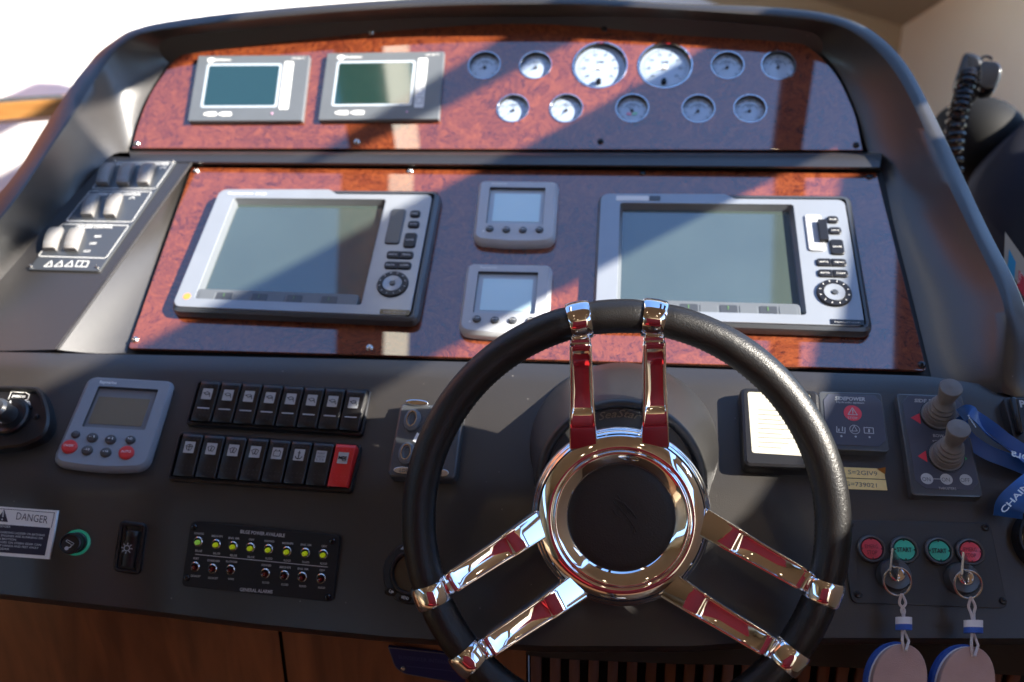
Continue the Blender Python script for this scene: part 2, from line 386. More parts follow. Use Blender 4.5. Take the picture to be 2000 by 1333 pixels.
# -- recessed floor under the panels
mb = MB()
def wq(pts, pl, off): return [W(hit(x, y, pl, off)) for x, y in pts]
mb.add(wq([(240, 318), (1760, 330), (1850, 745), (190, 695)], P2, -.004), [(0, 1, 2, 3)])
mb.add(wq([(250, 296), (262, 242), (283, 186), (308, 146), (338, 110), (378, 85), (428, 73), (620, 58), (850, 44), (1000, 41), (1150, 43), (1300, 50), (1437, 59), (1530, 68), (1568, 78), (1598, 96), (1624, 119), (1647, 152), (1665, 187), (1682, 229), (1700, 297)], P1, -.018), [tuple(range(21))])
cpart('recess_floor', mb, DARK)
# -- lip between the panels
def seg(x0, y0, x1, y1, pl, off, n=24): return [W(hit(x0 + (x1 - x0) * i / n, y0 + (y1 - y0) * i / n, pl, off)) for i in range(n + 1)]
mb = MB().loft([seg(252, 294, 1722, 297, P1, -.004), seg(252, 299, 1722, 302, P2, .010), seg(254, 302, 1722, 306, P2, .014),
                seg(254, 316, 1718, 327, P2, .014), seg(254, 320, 1718, 331, P2, .010), seg(256, 324, 1722, 335, P2, -.004)], closed=False)
cpart('panel_lip', mb, DASH)
# -- side pod (left) and its wedge wall
rows = []
for j in range(13):
    t = j / 12
    a = np.array([212, 304]) * (1 - t) + np.array([-180, 752]) * t if t else np.array([212, 304.])
    L_ = bilin([(212, 306), (375, 315), (110, 683), (-200, 690)], 0, t); R_ = bilin([(212, 306), (375, 315), (110, 683), (-200, 690)], 1, t)
    rows.append([W(hit(*(np.array(L_) * (1 - s) + np.array(R_) * s), PP)) for s in np.linspace(0, 1, 12)])
mb = MB().loft(rows, closed=False)
top = [W(hit(*bilin([(212, 306), (375, 315), (375, 315), (212, 306)], s, 0), PP)) for s in np.linspace(0, 1, 12)]
mb.loft([[p + (M @ U2) * .012 - (M @ N2) * .016 for p in top], top], closed=False)
cpart('side_pod', mb, DASH)
E1 = [hit(*bilin([(375, 315), (375, 315), (110, 683), (110, 683)], 0, t), PP) for t in np.linspace(0, 1, 16)]
E2 = [hit(372 + (246 - 372) * t, 320 + (690 - 320) * t, P2, -.004) for t in np.linspace(0, 1, 16)]
lo = []
for s in np.linspace(0, 1, 8):
    rr = []
    for a, b in zip(E1, E2):
        c_ = (a + b) / 2 - N2 * np.linalg.norm(a - b) * .10; rr.append(W((1 - s) ** 2 * a + 2 * s * (1 - s) * c_ + s * s * b))
    lo.append(rr)
mb = MB().loft(lo, closed=False)
mb.tube([W(p - N2 * .0012) for p in E1], .0022, 8)
cpart('pod_side_wall', mb, DASH)
# -- hood rim: stations (panel edge, ridge, outer edge)
ST = [((-200, 760), (-200, 640), (-240, 600)), ((0, 548), (0, 434), (0, 384)), ((110, 420), (88, 305), (70, 277)), ((212, 308), (158, 203), (140, 168)),
      ((254, 294), (190, 151), (170, 131)), ((266, 242), (207, 125), (186, 110)), ((288, 189), (224, 102), (203, 95)), ((312, 149), (246, 84), (225, 79)),
      ((340, 113), (270, 71), (248, 64)), ((380, 87), (300, 62), (275, 55)), ((430, 75), (345, 56), (310, 46)), ((520, 68), (440, 44), (420, 30)),
      ((620, 60), (560, 32), (550, 17)), ((723, 54), (700, 21), (700, 5)), ((850, 46), (850, 12), (850, -4)), ((1000, 43), (1000, 9), (1000, -8)),
      ((1150, 45), (1150, 10), (1150, -4)), ((1300, 52), (1300, 18), (1300, 8)), ((1437, 61), (1440, 27), (1440, 11)), ((1528, 70), (1550, 35), (1550, 17)),
      ((1565, 80), (1620, 45), (1625, 28)), ((1595, 98), (1662, 61), (1680, 47)), ((1620, 121), (1703, 91), (1720, 74)), ((1643, 153), (1730, 118), (1748, 100)),
      ((1660, 188), (1757, 155), (1777, 137)), ((1676, 229), (1787, 210), (1807, 192)), ((1694, 293), (1825, 298), (1848, 277)), ((1722, 333), (1855, 368), (1882, 350)),
      ((1746, 440), (1905, 470), (1937, 466)), ((1774, 550), (1947, 558), (1984, 555)), ((1801, 660), (1964, 615), (2012, 640)), ((1817, 728), (1958, 700), (2030, 700)),
      ((1826, 765), (1953, 768), (2040, 800))]
A, B_, C_, D_, E_ = [], [], [], [], []
HH = [.052, .052, .050, .048] + [.046] * 20 + [.047, .050, .056, .062, .066, .066, .060, .045, .020]
for i, (a, b, c) in enumerate(ST):
    if i < 4: pa = hit(*a, PP)
    elif i <= 26: pa = hit(*a, P1, -.003)
    else: pa = hit(*a, P2, -.003)
    def hb(p, h):
        if i < 3: return hit(*p, P2, h + .03)
        f = [0, 0, 0, 1, .35][i] if i < 5 else (0 if i < 25 else [.15, .5, .85, 1, 1, 1, 1, 1][i - 25])
        if i == 3: f = .75
        u = -hit(*p, P1, h)[2]; v = -hit(*p, P2, h + (.02 if i < 5 else 0))[2]; return ray(*p) * (u * (1 - f) + v * f)
    A.append(pa); B_.append(hb(b, HH[i])); C_.append(hb(c, HH[i] - .004)); 
A = catmull(A, 5); B_ = catmull(B_, 5); C_ = catmull(C_, 5)
def relax(L, keep=3):                              # even out depth and height along the rim
    D = np.array([-p[2] for p in L]); U = np.array([p / -p[2] for p in L])
    for _ in range(60):
        D[keep:-keep] = .5 * D[keep:-keep] + .25 * (D[keep - 1:-keep - 1] + D[keep + 1:len(D) - keep + 1])
    for _ in range(5):
        U[keep:-keep] = .5 * U[keep:-keep] + .25 * (U[keep - 1:-keep - 1] + U[keep + 1:len(D) - keep + 1])
    return [u * d for u, d in zip(U, D)]
B_ = relax(B_); C_ = relax(C_)
ctr = hit(1000, 350, P2)
lo = [[] for _ in range(16)]
for a, b, c in zip(A, B_, C_):
    n = N1 if a[1] > .2 else N2
    up = n * max(0, (b - a) @ n); flat_ = (b - a) - up
    mid = a + flat_ * .55 + up * .28
    for k, s in enumerate(np.linspace(0, 1, 9)): lo[k].append(W((1 - s) ** 2 * a + 2 * s * (1 - s) * mid + s * s * b))
    o = nrm(c - b); lo[9].append(W(b + n * .0016 + o * .003)); lo[10].append(W(b * .5 + c * .5 + n * .0026)); lo[11].append(W(c + n * .0008)); lo[12].append(W(c + o * .004 - n * .004))
    out = nrm(M @ (c - ctr) * np.array([1, 1, 0])); pc = W(c)
    lo[13].append(pc + out * .016 + np.array([0, 0, -.03])); lo[14].append(pc + out * .035 + np.array([0, .02, -.12])); lo[15].append(pc + out * .05 + np.array([0, .05, -.6]))
cpart('hood_rim', MB().loft(lo, closed=False), DASH, sharp=34)
# -- burl panels with their cut-outs
GA = [  # px, py, radius px, label, kind, pointer angle
    (946, 128, 30, 'small silver gauge at the left end of the upper row, in the shadow band', 's', 205),
    (1046, 128, 30, 'small silver gauge between the shadow band gauge and the first large dial', 's', 215),
    (1421, 128, 31, 'small silver gauge just right of the two large dials', 's', 210),
    (1521, 128, 33, 'small silver gauge at the far right end of the upper row', 's', 95),
    (1002, 212, 30, 'small silver gauge at the left end of the lower row', 's', 225),
    (1106, 212, 31, 'small silver gauge second from left in the lower row, below the first large dial', 's', 235),
    (1235, 212, 31, 'small silver gauge in the middle of the lower row with a pink and green mark', 's', 140),
    (1364, 213, 31, 'small silver gauge in the lower row, second from its right end', 's', 230),
    (1465, 213, 31, 'small silver gauge at the right end of the lower row', 's', 200),
    (1172, 128, 51, 'large silver engine speed dial, the left of the pair', 'b', 200),
    (1299, 128, 51, 'large silver engine speed dial, the right of the pair', 'b', 200)]
F1 = Fr(1000, 170, P1, (1030, 170.2))
T1 = .004
o1 = [(259, 289), (271, 242), (292, 189), (316, 151), (344, 116), (383, 91), (430, 79), (520, 72), (620, 64), (723, 57.5), (850, 50), (1000, 47), (1150, 49), (1300, 56),
      (1437, 65), (1526, 74), (1562, 84), (1591, 102), (1615, 125), (1638, 156), (1655, 190), (1671, 231), (1684, 293)]
cv = catmull([(*F1(*p, T1)[:2], 0) for p in o1], 4); outer = [(p[0], p[1]) for p in cv]
holes = []
GF = []
for (x, y, r, lab, kind, ang) in GA:
    f = Fr(x, y, (P1[0], P1[1] + T1), (x + 30, y + .1)); rr = f.k(x, y) * r; GF.append((f, rr)); c = F1(x, y, T1)
    holes.append(circ(c, rr, 48))
def burlpart(fr, mb, screws, T):
    o = build('burl_panel', mb, BURL, parent=croot); o.matrix_basis = fr.m; o.matrix_parent_inverse = CINV
    for p in screws: build('screw', screw_mb(fr(*p, T), T), STEEL if p[0] < 1000 else BLKG, parent=o)
    return o
burlpart(F1, plate_holes(outer, holes, 0, T1, .0006), [(267, 281), (697, 278), (1173, 277), (1672, 284), (725, 63), (1180, 57)], T1)
F2 = Fr(1000, 500, P2, (1030, 500.5))
o2 = rq([F2(*p, T1)[:2] for p in [(375, 327), (1712, 337), (1810, 724), (250, 681)]], .004, 3)
burlpart(F2, MB().prism(o2, 0, T1, .0008), [(383, 334), (801, 334), (1255, 339), (1698, 346), (264, 664), (722, 680), (1800, 713)], T1)
#@@GAUGES
P1s = (P1[0], P1[1] + T1); P2s = (P2[0], P2[1] + T1)
for (f, rr), (x, y, r, lab, kind, ang) in zip(GF, GA):
    big = kind == 'b'
    t = thing('engine_speed_dial' if big else 'gauge', lab, 'gauge', f, 'pair of large dials' if big else 'small round gauges in the burl panel')
    mb = MB().lathe([(rr * .985, -.008), (rr * .985, .0002), (rr * 1.01, .0012), (rr * 1.05, .0012), (rr * 1.06, 0)], n=48)
    build('bezel', mb, CHROME, t)
    build('recess_wall', MB().lathe([(rr * .975, .0003), (rr * .965, -.0065)], n=48), BLK, t)
    build('dial_face', MB().lathe([(rr * .97, -.0065), (rr * .5, -.0060), (0.0001, -.0058)], n=48), DIAL, t)
    mk = MB(); z = -.0050; n = 29 if big else 9
    for i in range(n):
        a = R(220 - 260 * i / (n - 1)); L = (.12 if i % 4 == 0 else .06) if big else (.16 if i % 2 == 0 else .09)
        c, s = math.cos(a), math.sin(a); mk.stroke([(c * rr * (.84 - L), s * rr * (.84 - L)), (c * rr * .84, s * rr * .84)], rr * (.018 if big else .04), z)
    if big:
        for i in range(8):
            a = R(220 - 260 * i / 7); q = np.array([math.cos(a), math.sin(a)]) * rr * .60
            mk.text(str(i * 5), q + (-.07 * rr, -.05 * rr), q + (.07 * rr, -.05 * rr), rr * .11, z, .01)
        mk.text('RPM', (-.13 * rr, .20 * rr), (.13 * rr, .20 * rr), rr * .10, z, .02); mk.text('x100', (-.11 * rr, .06 * rr), (.11 * rr, .06 * rr), rr * .08, z)
    else:
        mk.stroke([(-.14 * rr, .30 * rr), (.14 * rr, .30 * rr), (.14 * rr, .42 * rr), (-.14 * rr, .42 * rr), (-.14 * rr, .30 * rr)], rr * .03, z)
        mk.stroke([(math.cos(R(u)) * .5 * rr, math.sin(R(u)) * .5 * rr) for u in range(20, 161, 14)], rr * .03, z)
    build('scale_marks', mk, GREYD, t)
    a = R(ang); c, s = math.cos(a), math.sin(a); L = rr * (.62 if big else .55)
    mb = MB().add([(-c * L * .2 - s * rr * .05, -s * L * .2 + c * rr * .05, -.0042), (-c * L * .2 + s * rr * .05, -s * L * .2 - c * rr * .05, -.0042), (c * L, s * L, -.0042)], [(0, 1, 2)])
    mb.lathe([(rr * .11, -.0055), (rr * .10, -.0035), (rr * .02, -.003)], n=16, cap1=True)
    build('pointer', mb, WHITE if big else GREYD, t)
    if big:
        build('reset_knob', MB().lathe([(rr * .11, -.0060), (rr * .11, -.001), (rr * .08, .001), (.0001, .0012)], (-.02 * rr, -.66 * rr), 18), BLKG, t)
    if x == 1235:
        build('scale_band', MB().add([(-.35 * rr, -.35 * rr, -.0049), (-.05 * rr, -.35 * rr, -.0049), (-.05 * rr, -.2 * rr, -.0049), (-.35 * rr, -.15 * rr, -.0049)], [(0, 1, 2, 3)]), mat('pink_print', (.6, .25, .40), .5), t)
        build('scale_band', MB().add([(.0 * rr, -.38 * rr, -.0049), (.3 * rr, -.3 * rr, -.0049), (.35 * rr, -.1 * rr, -.0049), (.0 * rr, -.2 * rr, -.0049)], [(0, 1, 2, 3)]), mat('mint_print', (.25, .6, .45), .5), t)
# ---- engine monitors on the upper panel
def monitor(q, lab):
    c = np.mean(q, 0); f = Fr(c[0], c[1], P1s, (c[0] + 30, c[1] + (q[1][1] - q[0][1]) * .13)); t = thing('engine_monitor', lab, 'monitor', f, 'pair of engine monitors'); H = .007
    P = lambda s0, t0, s1, t1, h=H: f.P(sub(q, s0, t0, s1, t1), h)
    build('housing', MB().prism(rq(P(0, 0, 1, 1), .002), 0, H, .0012), MGREY, t)
    outer_ = rq(P(.095, .13, .765, .80, H), .004); inn = rq(P(.115, .16, .745, .77, H), .003)
    build('screen_frame', MB().loft([[(x, y, H - .0002) for x, y in outer_], [(x, y, H + .0006) for x, y in outer_], [(x, y, H + .0006) for x, y in inn], [(x, y, H - .0002) for x, y in inn]]), LCDF, t)
    build('screen', MB().flat(inset(inn, -.0003), H + .0003), GLASSD, t)
    build('button_strip', MB().prism(rq(P(.785, .10, .865, .83), .002), H - .001, H + .0006), WHITE, t)
    mb = MB()
    for k in range(5):
        v = rq(P(.80, .14 + k * .135, .85, .14 + k * .135 + .09), .001, 2); mb.stroke([*v, v[0]], .0006, H + .0009)
    build('button_outline', mb, GREYD, t)
    mb = MB()
    mb.prism(rq(P(.155, .865, .245, .925), .002), H - .001, H + .0005); mb.prism(rq(P(.285, .865, .375, .925), .002), H - .001, H + .0005)
    for s in (.145, .275): mb.flat(circ(f.P([bilin(q, s, .895)], H)[0], .0022, 10), H + .0004)
    mb.text('BOENING', f.P([bilin(q, .165, .085)], H)[0], f.P([bilin(q, .30, .085)], H)[0], .0035, H + .0004, .03)
    mb.text('AHD 880 TC', f.P([bilin(q, .84, .065)], H)[0], f.P([bilin(q, .96, .06)], H)[0], .0030, H + .0004, .01)
    e = f.P([bilin(q, .125, .07)], H)[0]; mb.flat(circ(e, (.0062, .0038), 18), H + .0004); mb.flat(circ((e[0], e[1] - .003), (.003, .003), 10), H + .0005)
    build('lettering', mb, WHITE, t)
    build('indicator', MB().lathe([(.0018, H), (.0014, H + .0012)], f.P([bilin(q, .73, .89)], H)[0], 10, cap1=True), mat('pink_lamp', (.6, .35, .5), .3), t)
monitor([(387, 109), (605, 108), (590, 236), (366, 237)], 'grey engine monitor with dark screen at the left end of the upper burl panel')
monitor([(639, 104), (868, 100.5), (857, 233), (621, 235)], 'grey engine monitor crossed by a shadow, nearest the round gauges')
# ---- chart plotters
def plotter(q, lab, mem, card):
    c = np.mean(q, 0); f = Fr(c[0], c[1], P2s, (c[0] + 30, c[1] + .6)); H = .015
    t = thing('chart_plotter', lab, 'chart plotter', f, 'pair of chart plotters')
    P = lambda s0, t0, s1, t1, h=H: f.P(sub(q, s0, t0, s1, t1), h)
    P1_ = lambda s, u, h=H: f.P([bilin(q, s, u)], h)[0]
    base = rq(P(0, 0, 1, 1), .012)
    build('housing', MB().loft([[(x, y, 0) for x, y in inset(base, .002)], [(x, y, .003) for x, y in base], [(x, y, H - .008) for x, y in base],
          [(x, y, H - .003) for x, y in inset(base, .0015)], [(x, y, H - .0006) for x, y in inset(base, .005)], [(x, y, H - .0005) for x, y in inset(base, .008)]], cap0=True), GREYD, t)
    fc = f.P([bilin(q, *p) for p in [(.012, .02), (.50, .015), (.535, .05), (.965, .05), (.965, .965), (.012, .965)]], H); face = rq(fc, [.010, .003, .003, .008, .008, .010])
    ro = rq(P(.085, .085, .765, .90), .004); ri = rq(P(.115, .135, .745, .80), .0015)
    n = len(face)
    # silver face as a plate with the screen recess cut through
    build('face_plate', plate_holes(face, [ro], H - .001, H + .0012, .0005), SILV, t)
    h2 = H - .009
    ri2 = rq([f(*bilin(q, *p), h2)[:2] for p in [(.105, .125), (.758, .125), (.752, .815), (.105, .815)]], .0015)
    build('screen_bezel', MB().loft([[(x, y, H + .0006) for x, y in ro], [(x, y, H - .001) for x, y in inset(ro, .001)], [(x, y, H - .0080) for x, y in inset(ro, .0045)]]), MGREY, t)
    build('screen', MB().flat(inset(ro, .004), H - .0078), GLASSD2, t)
    bar = rq([f(*bilin(q, *p), H)[:2] for p in [(.085, .815), (.745, .815), (.745, .925), (.085, .925)]], .005)
    build('key_bar', MB().prism(bar, H - .007, H + .0004, .0012), MGREY, t)
    for k in range(9):
        s = .10 + k * .071
        build('soft_key', MB().prism(rq(P(s, .84, s + .064, .905), .0015, 2), H, H + .0010, .0004), GREYD if k % 2 else MGREY, t)
    mb = MB()
    for k in (1, 3, 5, 7): mb.stroke([P1_(.13 + k * .071, .85), P1_(  .13 + k * .071, .875)], .0009, H + .0016)
    build('key_mark', mb, mat('green_key_mark', (.10, .22, .08), .4), t)
    # card door and keys
    build('card_door', MB().prism(rq(P(.80, .165, .865, .43), .004), H + .001, H + .0034, .0012), GREY if card else GREYD, t)
    if card: build('memory_card', MB().prism(rq(P(.845, .22, .878, .37), .001), H + .003, H + .0085, .0006), BLK, t)
    lt = MB()
    for (a, b, c_, d, s) in [(.885, .175, .93, .225, 'PAGE'), (.885, .255, .935, .305, 'ACTIVE'), (.882, .345, .935, .455, 'RANGE')]:
        build('key', MB().prism(rq(P(a, b, c_, d), .004), H + .001, H + .0036, .0013), BLK, t)
        m_ = (b + d) / 2 + .008; lt.text(s, P1_(a + .010, m_), P1_(c_ - .010, m_), .0022, H + .0042)
    for (b, d, s1, s2) in [(.485, .54, 'WPTS', 'MENU'), (.565, .62, 'DATA', 'CLEAR')]:
        build('key', MB().prism(rq(P(.822, b, .878, d), [.004, .001, .001, .004]), H + .001, H + .0034, .0013), BLK, t)
        build('key', MB().prism(rq(P(.878, b, .935, d), [.001, .004, .004, .001]), H + .001, H + .0034, .0013), BLK, t)
        lt.text(s1, P1_(.832, (b + d) / 2 + .008), P1_(.866, (b + d) / 2 + .008), .0022, H + .0040); lt.text(s2, P1_(.890, (b + d) / 2 + .008), P1_(.924, (b + d) / 2 + .008), .0022, H + .0040)
    cc = P1_(.873, .735); r = .020
    build('cursor_pad', MB().lathe([(r, H), (r, H + .0025), (r * .95, H + .0042), (r * .68, H + .0044), (r * .62, H + .0030)], cc, 40), BLK, t)
    build('cursor_disc', MB().lathe([(r * .62, H + .0026), (r * .60, H + .0045), (r * .22, H + .0038), (r * .2, H + .003)], cc, 40, cap1=True), SILV, t)
    build('cursor_button', MB().lathe([(r * .17, H + .003), (r * .15, H + .0052), (.0001, H + .0054)], cc, 20), GREYD, t)
    for k in range(12):
        a = R(k * 30 + 15); p_ = np.array([math.cos(a), math.sin(a)]); lt.stroke([cc + p_ * r * .78, cc + p_ * r * .86], .0008, H + .0046)
    if mem: lt.text('Raymarine', P1_(.055, .062), P1_(.165, .062), .0042, H + .0015, .02)
    lt.text('E120', P1_(.18, .062), P1_(.225, .062), .0042, H + .0015, .0)
    if not mem: lt.prism(rq(P(.07, .035, .20, .07), .002), H, H + .0016)
    build('lettering', lt, WHITE, t)
    if not mem: build('badge', MB().prism(rq(P(.20, .035, .245, .068), .002), H, H + .0020), GREYD, t)
    build('name_strip', MB().prism(rq(P(.845, .925, .965, .962), .001), H, H + .0018), BLKG, t)
    build('strip_lettering', MB().text('HybridTouch', P1_(.86, .955), P1_(.95, .955), .0028, H + .0021), GPRINT, t)
    if mem: build('sticker', MB().prism(circ(P1_(.055, .885), .0048, 20), H, H + .0015), mat('orange_sticker', (.75, .25, .06), .4), t)
plotter([(428, 367), (862, 369.5), (815, 628), (328, 607)], 'silver chart plotter left of the two small square displays', True, False)
plotter([(1169, 375), (1663, 379), (1709, 648), (1156, 630)], 'silver chart plotter behind the steering wheel rim, memory card in its slot', False, True)
def small_display(q, lab, tan=False, pl=P2s, keys='four', grp='pair of small square displays'):
    BODY = GREY if not tan else mat('slate_grey_plastic', (.24, .265, .30), .38, bump=.1, bscale=1800)
    c = np.mean(q, 0); f = Fr(c[0], c[1], pl, (c[0] + 30, c[1] + (.5 if keys == 'four' else 1.6))); H = .013
    t = thing('square_display', lab, 'display', f, grp) if keys == 'four' else thing('autopilot_controller', lab, 'autopilot controller', f)
    P = lambda s0, t0, s1, t1, h=H: f.P(sub(q, s0, t0, s1, t1), h)
    P1_ = lambda s, u, h=H: f.P([bilin(q, s, u)], h)[0]
    b = f.P([bilin(q, *p) for p in [(0, 0), (1, 0), (1, 1), (.75, 1.035), (.5, 1.045), (.25, 1.035), (0, 1)]], H)
    base = rq(b, [.010, .010, .012, .03, .03, .03, .012])
    build('housing', MB().loft([[(x, y, 0) for x, y in inset(base, .001)], [(x, y, H - .007) for x, y in base], [(x, y, H - .003) for x, y in inset(base, .0012)], [(x, y, H) for x, y in inset(base, .0045)]], cap0=True), BODY, t)
    kb = .71 if keys == 'four' else .56
    win = rq(P(.15 if keys == 'four' else .17, .13 if keys == 'four' else .12, .84, kb + .02), .0015); top = inset(base, .0045)
    build('front_plate', plate_holes(top, [win], H - .0012, H + .0002), BODY, t)
    build('window_wall', MB().loft([[(x, y, H + .0001) for x, y in win], [(x, y, H - .005) for x, y in inset(win, .0008)]]), GREYD, t)
    build('screen_surround', MB().flat(inset(win, .0004), H - .0045), LCDF if not tan else mat('grey_lcd_surround', (.16, .17, .19), .3, coat=.5), t)
    build('screen', MB().prism(rq(P(.22, .235, .79, kb - .02, H - .004), .001), H - .0045, H - .0040), LCDT if tan else LCD, t)
    lt = MB().text('Raymarine', P1_(.17, .10), P1_(.36, .10), .0048, H + .0004, .03)
    if keys == 'four':
        for k, s in enumerate(('DISP', 'ENTER', 'DOWN', 'MENU')):
            cc = P1_(.205 + k * .20, .825 + (.01 if k in (1, 2) else 0)); build('button', MB().lathe([(.0052, H - .001), (.0052, H + .0015), (.0042, H + .0028), (.0001, H + .0034)], cc, 20), GREYD, t)
            lt.text(s, (cc[0] - .0035, cc[1] - .0008), (cc[0] + .0035, cc[1] - .0008), .0018, H + .0038)
        lt.flat(circ(P1_(.13, .86), .0014, 10), H + .0004)
    else:
        for cx, cy, r, s in [(.145, .675, .0045, ''), (.33, .70, .0058, '-1'), (.525, .71, .0058, '+1'), (.73, .70, .0052, 'TRACK'), (.33, .845, .0058, '-10'), (.525, .855, .0058, '+10')]:
            cc = P1_(cx, cy); build('button', MB().lathe([(r * 1.05, H - .001), (r, H + .0018), (r * .8, H + .0032), (.0001, H + .0038)], cc, 22), GREYD, t)
            if s: lt.text(s, (cc[0] - r * .5, cc[1] - .0012), (cc[0] + r * .5, cc[1] - .0012), .0024, H + .0042)
        for cx, cy, s in [(.135, .815, 'STANDBY'), (.735, .845, 'AUTO')]:
            cc = P1_(cx, cy); r = .0080; build('red_button', MB().lathe([(r * 1.04, H - .001), (r, H + .002), (r * .8, H + .0034), (.0001, H + .0040)], cc, 26), mat('red_button_rubber', (.62, .03, .03), .45), t)
            lt.text(s, (cc[0] - r * .66, cc[1] - .0012), (cc[0] + r * .66, cc[1] - .0012), .0026, H + .0044)
    build('lettering', lt, WHITE, t)
small_display([(935, 350), (1092, 352), (1084, 472), (921, 468)], 'upper of the two small square grey displays between the chart plotters')
small_display([(911, 512), (1080, 515), (1070, 652), (892, 647)], 'lower small square grey display, its corner behind the wheel rim')
# ================================================================== DASH DEVICES, LEFT
def dfr(q, dx=30):
    c = np.mean(q, 0); v = (np.array(q[1]) - q[0] + np.array(q[2]) - q[3]); v = v / np.linalg.norm(v) * 30
    return Fr(c[0], c[1], dplane(c[0], c[1]), (c[0] + v[0], c[1] + v[1]))
small_display([(172, 732), (344, 742), (289, 915), (97, 904)], 'grey autopilot control head with two red buttons at the left of the dash', True, dplane(225, 825, 70), 'eight')
def bank(q, n, lab, reds, icons):
    f = dfr(q); H = .006
    t = thing('rocker_switch_bank', lab, 'switch bank', f, 'rows of rocker switches')
    P = lambda s0, t0, s1, t1, h: f.P(sub(q, s0, t0, s1, t1), h)
    out = rq(P(0, 0, 1, 1, H), .004); inn = rq(P(.012, .06, .988, .925, H), .002)
    build('mounting_frame', MB().loft([[(x, y, -.003) for x, y in out], [(x, y, H - .0015) for x, y in out], [(x, y, H) for x, y in inset(out, .0012)], [(x, y, H) for x, y in inn], [(x, y, .0012) for x, y in inn]], cap0=True, cap1=True), BLK, t)
    for i in range(n):
        s0 = .018 + i * .9585 / n + .0035; s1 = .018 + (i + 1) * .9585 / n - .0035
        loops = []; prof = [(.905, .001), (.905, .0095), (.87, .0105), (.76, .0110), (.62, .0116), (.48, .0130), (.34, .0150), (.20, .0172), (.10, .0182), (.055, .0178), (.03, .0160), (.03, .001)]
        e = (s1 - s0) * .06
        for k, (ds, dh) in enumerate([(0, .0016), (e * .5, .0004), (e * 1.3, 0), (1, 0)]):
            pass
        cols = [(s0, -.0022), (s0 + e * .4, -.0007), (s0 + e * 1.2, 0), (s1 - e * 1.2, 0), (s1 - e * .4, -.0007), (s1, -.0022)]
        first = True
        mb = MB(); L = []
        a0 = [(*f.P([bilin(q, s0, tt)], hh)[0], .001) for tt, hh in prof]
        L.append(a0)
        for s_, dz in cols: L.append([(*f.P([bilin(q, s_, tt)], hh)[0], max(.001, hh + dz)) for tt, hh in prof])
        L.append([(*f.P([bilin(q, s1, tt)], hh)[0], .001) for tt, hh in prof])
        mb.loft(L, closed=False, cap0=False)
        red = i in reds
        rk = build('rocker', mb, RED if red else BLK, t, sharp=50, label='red horn rocker' if red else None)
        def hp(s, tt, d=.0003):                     # point on the rocker's face
            hh = np.interp(tt, [p[0] for p in prof[:-2]][::-1], [p[1] for p in prof[:-2]][::-1]); x, y = f.P([bilin(q, s0 + (s1 - s0) * s, tt)], hh)[0]; return (x, y, hh + d)
        lg = MB(); c4 = [(.26, .215), (.74, .215), (.74, .44), (.26, .44)]
        rr_ = rq([hp(*c)[:2] for c in c4], .0012, 3)
        g = []
        for v in np.linspace(0, 1, 5): g.append([hp(.25 + .50 * u, .195 + .235 * v, .0006) for u in (0, .5, 1)])
        lg.loft(g, closed=False)
        build('legend', lg, LENS, rk)
        ic = MB(); icon = icons[i]
        def st(pts, wd=.0007):
            P3 = [hp(.25 + .50 * x, .195 + .235 * y, .0010) for x, y in pts]
            for a, b in zip(P3[:-1], P3[1:]):
                a = np.array(a); b = np.array(b); d = nrm(b - a); nn = nrm(np.cross(d, [0, 0, 1.])) * wd / 2
                ic.add([a - nn, a + nn, b + nn, b - nn], [(0, 1, 2, 3)])
        arc = lambda cx, cy, r1, r2, a0, a1, k=8: [(cx + r1 * math.cos(R(a0 + (a1 - a0) * j / k)), cy - r2 * math.sin(R(a0 + (a1 - a0) * j / k))) for j in range(k + 1)]
        if icon == 'v': st([(.15, .38), *arc(.5, .62, .34, .30, 150, 30), (.55, .55), (.45, .62), (.3, .5), (.15, .38)]); st([(.5, .55), (.8, .55), (.85, .78)])
        if icon == 'w': st([(.14, .35), *arc(.5, .55, .38, .28, 150, 30), (.66, .75), (.5, .65), (.34, .75), (.14, .35)]); st([(.45, .72), (.55, .35)], .0011)
        if icon == 'x': st([(.14, .35), *arc(.5, .55, .38, .28, 150, 30), (.66, .75), (.34, .75), (.14, .35)]); st([(.5, .85), (.5, .2)]); st([(.25, .45), (.75, .45)])
        if icon == 'b': st([(.18, .3), (.82, .3), (.82, .75), (.18, .75), (.18, .3)]); st([(.3, .3), (.3, .2), (.4, .2)]); st([(.6, .2), (.7, .2), (.7, .3)])
        if icon == 'a': st([(.5, .15), (.5, .85)], .0011); st([(.35, .33), (.65, .33)]); st(arc(.5, .5, .36, .36, 200, 340), .0010)
        if icon == 'h': st([(.12, .35), (.12, .65)], .0012); st([(.12, .5), (.45, .42), (.88, .42)], .0016); st([(.12, .5), (.45, .58), (.88, .58)], .0016); st([(.5, .6), (.5, .75), (.8, .75), (.8, .6)])
        if icon == 'n':
            for k, w_ in enumerate(('NAV', 'ANCH', 'LTS')):
                v, fc = glyph(w_, .01); ic.add([hp(.25 + .5 * (.15 + .7 * a), .195 + .235 * (.34 + .28 * k - .2 * b), .0010) for a, b in v], fc)
        build('symbol', ic, BPRINT if icon != 'n' else DGPRINT, rk)
        dt = MB()
        for rrow in (.69, .78):
            for k in range(4):
                a = hp(.2 + .2 * k, rrow, .0002); dt.add([(a[0] - .0007, a[1] - .0003, a[2]), (a[0] + .0007, a[1] - .0003, a[2]), (a[0] + .0007, a[1] + .0003, a[2] + .0003), (a[0] - .0007, a[1] + .0003, a[2] + .0003)], [(0, 1, 2, 3)])
